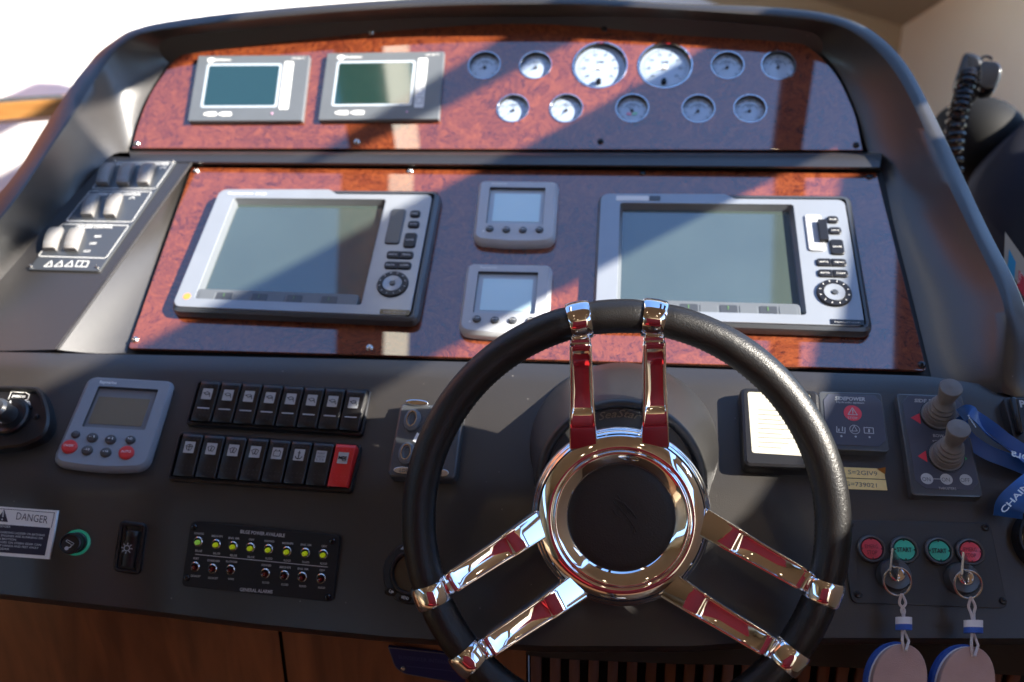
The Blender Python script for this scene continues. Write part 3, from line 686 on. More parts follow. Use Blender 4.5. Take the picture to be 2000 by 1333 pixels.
        for k in range(4):
            a = hp(.2 + .2 * k, .14, .0002); dt.add([(a[0] - .0009, a[1] - .0005, a[2]), (a[0] + .0009, a[1] - .0005, a[2]), (a[0] + .0009, a[1] + .0005, a[2] + .0003), (a[0] - .0009, a[1] + .0005, a[2] + .0003)], [(0, 1, 2, 3)])
        build('grip_dots', dt, REDB if red else GREYD, rk, kind='stuff')
        if icon == 'v':
            a = [hp(.2, .61), hp(.8, .61), hp(.8, .635), hp(.2, .635)]; build('light_bar', MB().add(a, [(0, 1, 2, 3)]), GREY, rk)
bank([(386, 741), (725, 761), (707, 851), (361, 829)], 8, 'upper row of eight black rocker switches, all with vent symbols', (), 'vvvvvvvv')
bank([(350, 843), (706, 868), (686, 962), (326, 937)], 8, 'lower row of rocker switches ending in a red horn switch', (7,), 'xwwwbanh')
# ---- bilge alarm panel
q = [(373, 1018), (664, 1046), (650, 1177), (354, 1145)]
f = dfr(q); t = thing('bilge_alarm_panel', 'black bilge alarm panel with eight lit yellow lamps and seven dark red lamps', 'alarm panel', f); H = .0065
Pq = lambda u, v, h=H: f.P([bilin(q, u, v)], h)[0]
build('plate', MB().prism(rq(f.P(q, H), .005), -.006, H, .0006), mat('matte_black_plate', (.012, .012, .013), .55, bump=.2, bscale=1500, spec=.3), t)
for c_ in ((.03, .09), (.955, .10), (.03, .87), (.965, .93)): build('screw', screw_mb(Pq(*c_), H, .0035), BLKG, t)
lt = MB()
TT = lambda s, x0, y0, x1, y1, hp_, b=.03: f.txt(lt, s, (x0, y0), (x1, y1), hp_, H + .0003, b)
TT('BILGE POWER AVAILABLE', 469, 1042, 556, 1050, 7); TT('GENERAL ALARMS', 468, 1155, 532, 1160, 7)
topl = [(388, 1058, 'FORWARD', 'BILGE'), (423, 1063, 'MIDSHIPS', 'BILGE'), (456, 1067, 'ENG. RM.', 'BILGE'), (490, 1070, 'CREW', 'BILGE'), (525, 1073, 'FORWARD', 'FLOOD'), (561, 1077, 'MIDSHIPS', 'FLOOD'), (597, 1080, 'ENG. RM.', 'FLOOD'), (632, 1083, 'CREW', 'FLOOD')]
botl = [(382, 1107, 'PORT', 'EXHAUST'), (416, 1111, 'STARBOARD', 'EXHAUST'), (451, 1113, 'PLATFORM', 'DOWN'), None, (519, 1120, 'FORWARD', 'FLOOD'), (556, 1124, 'MIDSHIPS', 'FLOOD'), (591, 1127, 'ENG. RM.', 'FLOOD'), (628, 1130, 'CREW', 'FLOOD')]
for row, col in ((topl, 0), (botl, 1)):
    for i, e in enumerate(row):
        if not e: continue
        x, y, a, b = e; c_ = f(x, y, H)[:2]; wd = 5.6 * len(a) / 2 * .5
        lp = build('lamp', MB().lathe([(.0052, H - .001), (.0052, H + .0014), (.0042, H + .0022), (.0040, H + .0012)], c_, 20), STEEL, t, label='dark red lamp' if col else 'lit yellow lamp')
        build('lamp_lens', MB().lathe([(.0026, H + .0008), (.0025, H + .0045), (.0020, H + .0058), (.0001, H + .0061)], (c_[0], c_[1] - .0008), 18), (YELD if i == 0 else YEL) if not col else DRED, lp)
        wa = len(a) * 1.35; wb = len(b) * 1.35
        TT(a, x + 1 - wa, y - 14, x + 1 + wa, y - 14 + wa * .13, 4.2, .02); TT(b, x - wb, y + 20, x + wb, y + 20 + wb * .13, 4.2, .02)
lt.stroke([f(382, 1083, H)[:2], f(640, 1108, H)[:2]], .0008, H + .0003)
build('lettering', lt, GPRINT, t)
# ---- cigarette lighter
f = Fr(150, 1060, dplane(150, 1060), (180, 1063)); k = f.k(150, 1060)
t = thing('cigarette_lighter', 'round black cigarette lighter knob with a green ring behind it', 'lighter', f)
build('green_ring', MB().lathe([(27 * k, -.002), (27 * k, .0015), (22 * k, .0022), (21 * k, .0005)], n=40, cap1=True), GREENR, t)
build('socket', MB().lathe([(21.5 * k, 0), (21.5 * k, .006), (20 * k, .0068)], n=40, cap1=True), BLK, t)
kn = build('knob', MB().lathe([(18.5 * k, .005), (18.5 * k, .018), (21 * k, .020), (21.5 * k, .0255), (20.5 * k, .0275), (18 * k, .0280), (16.5 * k, .0262), (.0001, .0255)], n=44), BLK, t)
mb = MB(); z = .0262; s = k
mb.stroke([(-7 * s, 7 * s), (-9 * s, 4 * s), (5 * s, -3 * s), (7 * s, 1 * s), (-7 * s, 7 * s)], 1.2 * s, z); mb.flat(circ((-5 * s, -10 * s), 4 * s, 14), z); mb.stroke([(-5 * s, -10 * s), (2 * s, -7 * s), (3 * s, -4 * s)], 2.2 * s, z + .0001)
build('symbol', mb, LENS, kn)
# ---- light rocker
q = [(234, 1017), (287, 1023), (273, 1124), (219, 1116)]
f = dfr(q); t = thing('light_switch', 'single black rocker switch with a lamp symbol, left of the alarm panel', 'switch', f); H = .006
out = rq(f.P(q, H), .005); i1 = inset(out, .0035)
build('surround', MB().loft([[(x, y, -.004) for x, y in out], [(x, y, H - .002) for x, y in out], [(x, y, H) for x, y in inset(out, .0015)], [(x, y, H) for x, y in i1], [(x, y, H - .0025) for x, y in inset(out, .0045)], [(x, y, H - .0025) for x, y in inset(out, .007)]], cap1=True), BLK, t)
prof = [(.87, .003), (.87, .007), (.70, .009), (.50, .0105), (.32, .0135), (.20, .016), (.17, .015), (.17, .003)]
L = [[(*f.P([bilin(q, s_, tt)], hh)[0], max(.003, hh + dz)) for tt, hh in prof] for s_, dz in ((.28, -.02), (.28, -.0015), (.33, 0), (.70, 0), (.75, -.0015), (.75, -.02))]
rk = build('rocker', MB().loft(L, closed=False), BLK, t, sharp=50)
c_ = f.P([(248, 1071)], .0115)[0]; mb = MB(); mb.stroke([*circ(c_, .0028, 14), circ(c_, .0028, 14)[0]], .0008, .0122)
for a in range(0, 360, 45): mb.stroke([(c_[0] + .0038 * math.cos(R(a)), c_[1] + .0038 * math.sin(R(a))), (c_[0] + .0056 * math.cos(R(a)), c_[1] + .0056 * math.sin(R(a)))], .0008, .0122)
build('symbol', mb, LENS, rk)
# ---- danger label
q = [(-62, 985), (112, 998), (96, 1093), (-80, 1080)]
f = dfr(q); t = thing('danger_label', 'white and black DANGER sticker about the boarding ladder, cut by the left edge', 'sticker', f); Pq = lambda u, v, h=.0009: f.P([bilin(q, u, v)], h)[0]
build('sticker_sheet', MB().prism(f.P(q, .0006), -.003, .0006), WHITE, t)
mb = MB(); mb.flat([Pq(.02, .36), Pq(.955, .36), Pq(.945, .93), Pq(.02, .93)], .0009)
mb.add([(*Pq(.335, .30), .0009), (*Pq(.475, .305), .0009), (*Pq(.41, .05), .0009)], [(0, 1, 2)])
mb.stroke([Pq(.03, .045), Pq(.972, .045), Pq(.965, .35)], .0006, .0009)
f.txt(mb, 'DANGER', (31, 1015), (92, 1023), 14.5, .0009, -.005)
build('black_print', mb, mat('navy_black_print', (.012, .008, .03), .5), t)
mb = MB(); f.txt(mb, 'SHARP EDGES', (-26, 1028), (20, 1031.5), 4.5, .0012, .02)
for k, (s_, x1) in enumerate((('DO NOT USE THE BOARDING LADDER OR BATHING', 87), ('PLATFORM WHILE ENGINES ARE RUNNING OR', 85), ('BOAT IS IN MOTION', 33), ('CERTAIN SHARP EDGES ON STERN GEAR CAN', 83), ('CUT OR PINCH. KEEP HANDS AND FEET AWAY', 79), ('FROM STERN GEAR', 23))):
    x0 = -52 if k != 2 else -30; y = 1041.5 + k * 6.4; f.txt(mb, s_, (x0 - k, y + (x0) * .075), (x1 - k, y + x1 * .075), 4.2, .0012, .015)
mb.stroke([Pq(.405, .10), Pq(.41, .20)], .0018, .0012); mb.flat(circ(Pq(.408, .26), .0011, 8), .0012)
build('white_print', mb, LENS, t)
# ---- spotlight remote (half out of frame at the left)
f = Fr(8, 812, dplane(20, 812), (38, 815)); H = .014
t = thing('spotlight_remote', 'black oval remote control with a grey joystick knob, cut by the left edge', 'remote control', f)
op = [(-60, 752), (55, 753), (78, 762), (90, 790), (94, 820), (84, 848), (55, 865), (18, 873), (-60, 868)]
outp = [tuple(p[:2]) for p in catmull([(*f(*p, H)[:2], 0) for p in op + [op[0]]], 4)[:-1]]
build('housing', MB().loft([[(x, y, -.003) for x, y in outp], [(x, y, H - .003) for x, y in outp], [(x, y, H) for x, y in inset(outp, .002)], [(x, y, H) for x, y in inset(outp, .004)], [(x, y, H - .006) for x, y in inset(outp, .0065)]], cap1=True), BLK, t)
c_ = f(10, 806, .02)[:2]; k = f.k(10, 806, .02)
build('collar', MB().lathe([(37 * k, .008), (36 * k, .012), (33 * k, .014), (27 * k, .013)], c_, 36, cap1=True), BLK, t)
build('joystick_knob', MB().lathe([(18 * k, .012), (17 * k, .020), (19 * k, .028), (18 * k, .034), (13 * k, .037), (.0001, .038)], c_, 32), GREYD, t)
mb = MB(); g = lambda x, y: f(x, y, .009)[:2]
mb.stroke([g(16, 780), g(22, 765), g(46, 767), g(47, 765), g(57, 771), g(54, 780), g(45, 783), g(28, 781)], .0008, .0086)
f.txt(mb, 'JABSCO', (22, 777), (48, 779), 6, .0086, .03)
mb.stroke([g(50, 784), g(56, 785), g(58, 790), g(53, 792)], .0018, .0086)
mb.stroke([g(28, 842), g(31, 832), g(37, 833)], .0015, .0086); mb.stroke([g(30, 837), g(35, 838)], .0015, .0086); mb.flat([g(20, 838), g(27, 837), g(25, 844), g(19, 843)], .0086)
for a in ((20, 785), (31, 806), (2, 825)): c2 = f(a[0], a[1], .0145)[:2]; mb.add([(c2[0] - .002, c2[1] - .0015, .0145), (c2[0] + .002, c2[1] - .0015, .0145), (c2[0], c2[1] + .002, .0145)], [(0, 1, 2)])
build('printing', mb, WHITE, t)
build('screw', screw_mb(f(71, 814, .009)[:2], .008, .003), BLK, t); build('button', MB().prism(rq([g(53, 793), g(63, 794), g(62, 800), g(51, 799)], .001), .008, .0105, .0006), BLKG, t)
# ---- battery switch lock plate behind the rim
q = [(782, 786), (905, 795), (890, 937), (755, 930)]
f = dfr(q); H = .014; t = thing('key_socket_plate', 'dark plate with two chrome oval sockets half hidden by the rim on its left side', 'socket plate', f)
build('plate', MB().prism(rq(f.P(q, H), .007), -.004, H, .003, 3), GREYD, t)
for (x, y) in ((806, 822), (795, 887)):
    c_ = f(x, y, H)[:2]; k = f.k(x, y, H)
    hz = build('oval_housing', MB().loft([[(a, b, H - .001) for a, b in circ(c_, (17 * k, 23 * k), 32)], [(a, b, H + .003) for a, b in circ(c_, (16 * k, 22 * k), 32)], [(a, b, H + .0035) for a, b in circ(c_, (12 * k, 18 * k), 32)]], cap1=True), MGREY, t)
    e1 = circ(c_, (11 * k, 17.5 * k), 32); e2 = circ(c_, (7.5 * k, 13.5 * k), 32)
    build('chrome_oval', MB().loft([[(a, b, H + .003) for a, b in e1], [(a, b, H + .0065) for a, b in inset(e1, .0006)], [(a, b, H + .0065) for a, b in inset(e2, -.0004)], [(a, b, H + .002) for a, b in e2]]), CHROME, hz)
    build('oval_centre', MB().loft([[(a, b, H + .0032) for a, b in e2], [(a, b, H + .0045) for a, b in inset(e2, .002)]], cap1=True), GREYD, hz)
mb = MB().prism(circ(f(815, 788, H)[:2], (23 * k, 6 * k), 26), H - .001, H + .003, .0012); build('chrome_cap', mb, CHROME, t)
build('lock_badge', MB().prism(circ(f(788, 920, H)[:2], (19 * k, 7 * k), 26), H - .001, H + .0018, .0006), STEEL, t)
build('lock_badge', MB().prism(circ(f(866, 925, H)[:2], (11 * k, 7 * k), 26), H - .001, H + .0018, .0006), STEEL, t)
mb = MB(); f.txt(mb, 'LOCK', (780, 922), (804, 924), 7, H + .0021, .01); build('lettering', mb, BPRINT, t)
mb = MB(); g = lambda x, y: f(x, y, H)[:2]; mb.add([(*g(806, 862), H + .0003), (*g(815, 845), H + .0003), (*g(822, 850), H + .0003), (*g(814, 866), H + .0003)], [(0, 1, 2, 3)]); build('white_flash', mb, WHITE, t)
# ---- round gauge with UP and MENU buttons
f = Fr(806, 1120, dplane(806, 1120), (836, 1123)); k = f.k(806, 1120)
t = thing('round_display', 'round black instrument with a brown face and UP and MENU keys, behind the rim', 'display', f)
build('bezel', MB().lathe([(56 * k, -.004), (56 * k, .004), (53 * k, .006), (42 * k, .0062), (38 * k, .009), (35 * k, .0085), (33 * k, .003)], n=56), BLK, t)
build('screen', MB().lathe([(34 * k, .004), (.0001, .0041)], n=48), mat('brown_lcd', (.055, .032, .012), .35, coat=.6), t)
lt = MB()
for s_, x, y, ang in (('UP', 763, 1157, -28), ('MENU', 791, 1169, -8), ('BACKLIGHT', 786, 1070, 12)):
    c_ = np.array(f(x, y, .0065)[:2]); a = R(ang); d = np.array([math.cos(a), math.sin(a)]) * (7 if s_ == 'MENU' else 4.5) * k
    if s_ == 'BACKLIGHT': lt.add([(c_[0] - .002, c_[1] - .002, .0068), (c_[0] + .002, c_[1] - .002, .0068), (c_[0] + .001, c_[1] + .002, .0068)], [(0, 1, 2)]); continue
    build('key', MB().loft([[(p[0], p[1], z) for p in [tuple(c_ + np.array(v)) for v in circ((0, 0), (12 * k, 7 * k), 22, 0)]] for z in (.005, .0068)], cap1=True), BLKG, t)
    lt.text(s_, c_ - d + (0, -.001), c_ + d + (0, -.001), 6 * k, .0071, .03)
build('lettering', lt, LENS, t)
# ================================================================== SIDE POD SWITCH PLATE
q = [(223, 313), (345, 314), (193, 530), (54, 527)]
f = Fr(200, 420, PP, (230, 420.3)); H = .003
t = thing('pod_switch_plate', 'slanted black plate of cabin control rockers in three white framed groups on the left pod', 'switch plate', f)
Pq = lambda x, y, h=H: f(x, y, h)[:2]
build('plate', MB().prism(rq([Pq(*p) for p in q], .003), -.001, H, .0008), GREYD, t)
lt = MB()
for pts in ([(226, 317), (340, 318), (304, 369), (180, 368)], [(176, 373), (297, 375), (258, 434), (129, 432)], [(122, 438), (252, 441), (207, 505), (75, 501)]):
    v = rq([Pq(*p) for p in pts], .003, 3); lt.stroke([*v, v[0]], .0010, H + .0003)
f.txt(lt, 'ELECTRIC CHANNEL CONTROL', (226, 323.5), (329, 323.5), 5, H + .0003, .02); f.txt(lt, 'FRESH WATER CONTROL', (190, 382), (274, 382), 5, H + .0003, .02); f.txt(lt, 'CHILLERS CONTROL', (147, 446), (219, 446), 5.5, H + .0003, .02)
for x, y, s_ in ((184, 464, 'MAX'), (174, 478, 'OFF'), (162, 493, 'OUT')): f.txt(lt, s_, (x, y), (x + 13, y), 4, H + .0003, .02)
for x, y in ((235, 330), (275, 330), (313, 330), (207, 389), (252, 389)): lt.stroke([Pq(x, y), Pq(x + 9, y - 4), Pq(x + 10, y)], .001, H + .0003)
for i in range(3):
    x = 86 + i * 20; v = [Pq(x, 521), Pq(x + 15, 521), Pq(x + 15, 510)]; lt.stroke([*v, v[0]], .0011, H + .0003)
v = [Pq(147, 521), Pq(169, 522), Pq(174, 511), Pq(153, 510)]; lt.stroke([*v, v[0]], .0011, H + .0003); lt.stroke([Pq(158, 521), Pq(163, 511)], .0011, H + .0003)
build('lettering', lt, WHITE, t)
for (x, y, wd, hg) in ((190, 362, 22, 40), (229, 362, 22, 40), (269, 362, 22, 40), (160, 424, 22, 42), (204, 425, 22, 42), (86, 490, 24, 42), (127, 491, 24, 42)):
    qq = [(x + hg * .62 * .55, y - hg), (x + wd + hg * .62 * .55, y - hg), (x + wd, y), (x, y)]
    prof = [(1.0, .002), (1.0, .010), (.75, .0125), (.45, .0135), (.2, .012), (0, .008), (0, .002)]
    L = []
    for s_, dz in ((0, -1), (0, -.0012), (.07, 0), (.93, 0), (1, -.0012), (1, -1)):
        base_ = [f(*bilin(qq, s_, tt), .004)[:2] for tt, hh in prof]; L.append([(b[0], b[1], max(.002, hh + dz)) for b, (tt, hh) in zip(base_, prof)])
    rk = build('rocker', MB().loft(L, closed=False), mat('sheen_grey_rocker', (.24, .23, .22), .35, bump=.2, bscale=1500), t, sharp=50)  # grey base colour carries the sun sheen on these rockers
    d = MB()
    for r_ in (.78, .88):
        for k_ in range(5):
            a = f(*bilin(qq, .15 + .17 * k_, r_), .004)[:2]; z = .0126; d.add([(a[0] - .0006, a[1] - .0004, z), (a[0] + .0006, a[1] - .0004, z), (a[0] + .0006, a[1] + .0004, z), (a[0] - .0006, a[1] + .0004, z)], [(0, 1, 2, 3)])
    build('grip_dots', d, LCDF, rk, kind='stuff')
for p in ((224, 316), (338, 316.5), (60, 521), (190, 523)): build('screw', screw_mb(Pq(*p), H, .002), STEEL, t)
# ================================================================== DASH DEVICES, RIGHT
q = [(1445, 755), (1600, 761), (1612, 917), (1452, 911)]
f = dfr(q); H = .018; t = thing('display_box', 'black box with a glaring white face behind the right part of the wheel rim', 'display', f)
out = rq(f.P(q, H), .007); win = rq(f.P([(1459, 764), (1585, 770), (1595, 893), (1468, 885)], H), .003)
build('housing', MB().loft([[(x, y, -.004) for x, y in out], [(x, y, H - .005) for x, y in out], [(x, y, H - .0015) for x, y in inset(out, .0015)], [(x, y, H) for x, y in inset(out, .004)], [(x, y, H) for x, y in win], [(x, y, H - .0012) for x, y in inset(win, .0004)]], cap1=True), BLK, t)
build('white_card', MB().flat(inset(win, .0006), H - .0008), PAPER, t)
lt = MB()
for k_ in range(9): lt.stroke([f(1482, 800 + k_ * 9, H)[:2], f(1555 - (k_ % 3) * 14, 803 + k_ * 9, H)[:2]], .0007, H - .0004)
build('faint_lines', lt, mat('faint_grey_print', (.20, .20, .18), .6), t)
q = [(1598, 764), (1722, 768), (1738, 883), (1606, 878)]
f = dfr(q); H = .011; t = thing('thruster_alarm_panel', 'dark square hydraulic system panel with a pink red STOP disc', 'control panel', f)
build('housing', MB().prism(rq(f.P(q, H), .004), -.004, H, .0015, 2), GREYD, t)
build('raised_face', MB().prism(f.P([(1618, 770), (1708, 773), (1722, 786), (1731, 860), (1718, 873), (1622, 869), (1614, 860), (1608, 782)], H), H - .001, H + .0006, .0004), mat('slate_panel_face', (.055, .06, .085), .4, coat=.3), t)
lt = MB(); T_ = lambda s_, a, b, hp_, bo=.02, sh=0: f.txt(lt, s_, a, b, hp_, H + .0009, bo, sh)
T_('SIDEPOWER', (1631, 782), (1690, 784), 7.5, .03, .2); T_('Hydraulic system', (1634, 788.5), (1688, 790.5), 5, .01)
g = lambda x, y: f(x, y, H)[:2]; z = H + .0014
mb = MB().flat(circ(g(1665, 808), 17.5 * f.k(1665, 808, H), 36), H + .0009); build('stop_disc', mb, REDB, t)
k = f.k(1665, 808, H)
lt.stroke([g(1656, 811), g(1664, 798), g(1674, 812), g(1656, 811)], .0008, z); lt.stroke([g(1665, 802), g(1665, 809)], .0009, z); f.txt(lt, 'STOP', (1656, 818.5), (1675, 819.5), 4.5, z)
lt.stroke([g(1634, 834), g(1634, 845), g(1650, 847), g(1650, 836)], .0008, H + .0009); lt.stroke([g(1638, 839), g(1638, 843)], .0012, H + .0009); lt.stroke([g(1645, 835), g(1645, 843)], .001, H + .0009)
cc = circ(g(1669, 840), 9.5 * k, 24); lt.stroke([*cc, cc[0]], .0006, H + .0009); lt.stroke([g(1663, 843), g(1668, 833), g(1674, 843), g(1663, 843)], .0006, H + .0009)
lt.stroke([g(1687, 836), g(1705, 837), g(1706, 848), g(1688, 847), g(1687, 836)], .0008, H + .0009); lt.stroke([g(1697, 840), g(1697, 845)], .0016, H + .0009)
for x, y in ((1643, 853), (1671, 854), (1698, 855)): lt.flat(circ(g(x, y), .0011, 10), H + .0009)
build('lettering', lt, LENS, t)
q = [(1750, 768), (1880, 773), (1921, 972), (1781, 968)]
f = dfr(q); H = .011; t = thing('thruster_control_panel', 'dark panel with two grey rubber thruster joysticks and ON, ON, OFF discs', 'control panel', f)
build('housing', MB().prism(rq(f.P(q, H), .004), -.004, H, .0018, 2), GREYD, t)
build('raised_face', MB().prism(f.P([(1773, 773), (1862, 776), (1877, 790), (1911, 943), (1899, 958), (1808, 955), (1788, 940), (1762, 787)], H), H - .001, H + .0006, .0004), mat('slate_panel_face', (.055, .06, .085)), t)
g = lambda x, y: f(x, y, H)[:2]; lt = MB(); T_ = lambda s_, a, b, hp_, bo=.02, sh=0, m_=None: f.txt(m_ or lt, s_, a, b, hp_, H + .0010, bo, sh)
T_('SIDE-POWER', (1786, 786), (1856, 789), 7, .03, .2); T_('BOW', (1823, 854), (1844, 855), 6); T_('STERN', (1822, 866), (1852, 867), 6); T_('THRUSTERS', (1834, 956.5), (1868, 957.5), 5, .0)
bk = MB(); ds = MB(); k = f.k(1810, 935, H)
for x, y, s_ in ((1810, 936, 'ON'), (1848, 937, 'ON'), (1886, 938, 'OFF')):
    ds.flat(circ(g(x, y), 12 * k, 30), H + .0009); f.txt(bk, s_, (x - 8 - (1 if s_ == 'OFF' else 0), y + 4), (x + 8 + (1 if s_ == 'OFF' else 0), y + 4.5), 8, H + .0012, .0)
lt.stroke([g(1822, 936.5), g(1836, 936.8)], .0008, H + .0009)
build('white_discs', ds, LENS, t); build('disc_lettering', bk, DGPRINT, t); build('lettering', lt, GPRINT, t)
for tri, m_, nm in (([(1778, 817), (1796, 808), (1798, 829)], REDP, 'red_arrow'), ([(1792, 892), (1808, 881), (1811, 904)], REDP, 'red_arrow'), ([(1858, 811), (1873, 824), (1860, 831)], GRNP, 'green_arrow'), ([(1877, 888), (1889, 897), (1875, 907)], GRNP, 'green_arrow')):
    build(nm, MB().flat([g(*p) for p in tri], H + .0009), m_, t)
for (bx, by, cx, cy) in ((1831, 812, 1858, 757), (1847, 892, 1873, 837)):
    b0 = np.array([*g(bx, by), H]); hc = .062; c1 = np.array([*f(cx, cy, hc)[:2], hc]); ax = nrm(c1 - b0)
    prof = [(.0215, 0), (.0215, .003), (.0195, .0035), (.0195, .011), (.0188, .0125), (.0170, .0130), (.0182, .0145), (.0182, .0175), (.0160, .0190), (.0150, .0195), (.0165, .0210), (.0165, .0240), (.0140, .0260), (.0130, .0265), (.0145, .0280), (.0143, .0305), (.0115, .0330), (.0095, .038), (.0100, .044)]
    LN = np.linalg.norm(c1 - b0); u = nrm(np.cross([0, 1., 0], ax)); v = np.cross(ax, u); N_ = 36; loops = []
    for r, s_ in [(a_ * .77, b_ * .80) for a_, b_ in prof]:
        kk = s_ / .0352; ctr_ = b0 + np.array([0, 0, s_]) * (1 - kk) + ax * s_ * kk; uu = nrm(np.array([1., 0, 0]) * (1 - kk) + u * kk) if kk < 1 else u; vv = nrm(np.array([0, 1., 0]) * (1 - kk) + v * kk)
        loops.append([ctr_ + r * (math.cos(2 * math.pi * i / N_) * uu + math.sin(2 * math.pi * i / N_) * vv) for i in range(N_)])
    js = build('joystick', MB().loft(loops), RUB, t)
    lp = [[b0 + ax * s_ + r * (math.cos(2 * math.pi * i / N_) * u + math.sin(2 * math.pi * i / N_) * v) for i in range(N_)] for r, s_ in ((.0078, .030), (.0088, .037), (.0106, LN - .004), (.0110, LN - .001), (.0104, LN + .0004), (.0001, LN + .0018))]
    build('joystick_shaft', MB().loft(lp), RUB, js)
    build('joystick_gasket', MB().lathe([(.0178, H), (.0178, H + .0018), (.0166, H + .0022)], b0[:2], 36), BLK, js)
# yellow tape labels
for q, s_, lab in (([(1600, 911), (1726, 916), (1729, 936), (1604, 931)], 'CALL S=2GIV9', 'upper yellow tape strip reading a call sign, its corner peeled'), ([(1603, 933), (1730, 938), (1733, 958), (1606, 954)], 'MSG=739021', 'lower yellow tape strip reading a seven digit number')):
    f = dfr(q); t = thing('tape_label', lab, 'label', f, 'pair of yellow tape strips'); P_ = f.P(q, .0004)
    build('tape', MB().prism(P_, -.002, .0006), YLAB, t)
    mb = MB(); y = (q[0][1] + q[3][1]) / 2 + 7
    if s_[0] == 'C':
        f.txt(mb, s_, (1615, 924), (1714, 930), 8.5, .0009, .0)
        build('peeled_corner', MB().add([(*f(1712, 916, .0008)[:2], .0008), (*f(1727, 917, .0008)[:2], .006), (*f(1729, 927, .0008)[:2], .0008)], [(0, 1, 2)]), mat('brown_tape_back', (.30, .12, .02), .35), t)
    else: f.txt(mb, s_, (1632, 948), (1713, 953), 8.5, .0009, .0)
    build('lettering', mb, DGPRINT, t)
# key switch plate with four buttons
q = [(1640, 1016), (1934, 1021), (1969, 1189), (1664, 1178)]
f = dfr(q); H = .0035; t = thing('engine_start_plate', 'black plate with red and green engine buttons and two key locks', 'start panel', f)
build('plate', MB().prism(rq(f.P(q, H), .006), -.006, H, .0008), mat('black_satin_plate', (.030, .032, .035), .45, bump=.2, bscale=1500), t)
for p in ((1660, 1024), (1924, 1031), (1675, 1162), (1958, 1174)): build('screw', screw_mb(f(*p, H)[:2], H, .0035), BLK, t)
for i, (x, y, s1, s2) in enumerate(((1703, 1072, 'EMERG.', 'STOP'), (1767, 1074, 'START', ''), (1835, 1076, 'START', ''), (1896, 1078, 'EMERG.', 'STOP'))):
    c_ = f(x, y, H + .004)[:2]; k = f.k(x, y, H + .004)
    b = build('push_button', MB().lathe([(28.5 * k, H - .001), (28 * k, H + .004), (26 * k, H + .0052), (23 * k, H + .0050), (21 * k, H + .003), (20.8 * k, H + .002)], c_, 44), GREYD, t, label=('red emergency stop button' if s2 else 'green start button') + (', left' if i < 2 else ', right'))
    build('button_face', MB().lathe([(20.8 * k, H + .002), (20 * k, H + .0038), (.0001, H + .0042)], c_, 40), REDB if s2 else GRN, b)
    mb = MB(); hz = H + .0048
    if s2: f.txt(mb, s1, (x - 13, y - 1), (x + 14, y - .2), 7.5, hz, -.005); f.txt(mb, s2, (x - 9, y + 11), (x + 11, y + 11.6), 8, hz, .0)
    else: f.txt(mb, s1, (x - 14.5, y + 4), (x + 14.5, y + 5), 9, hz, .025)
    for a in (0, 90, 180, 270): cc = (c_[0] + 19 * k * math.cos(R(a)), c_[1] + 19 * k * math.sin(R(a))); mb.flat(circ(cc, 2 * k, 8), hz - .0004)
    build('lettering', mb, BPRINT if not s2 else mat('dark_red_print', (.12, .01, .02), .5), b)
KEYS = []
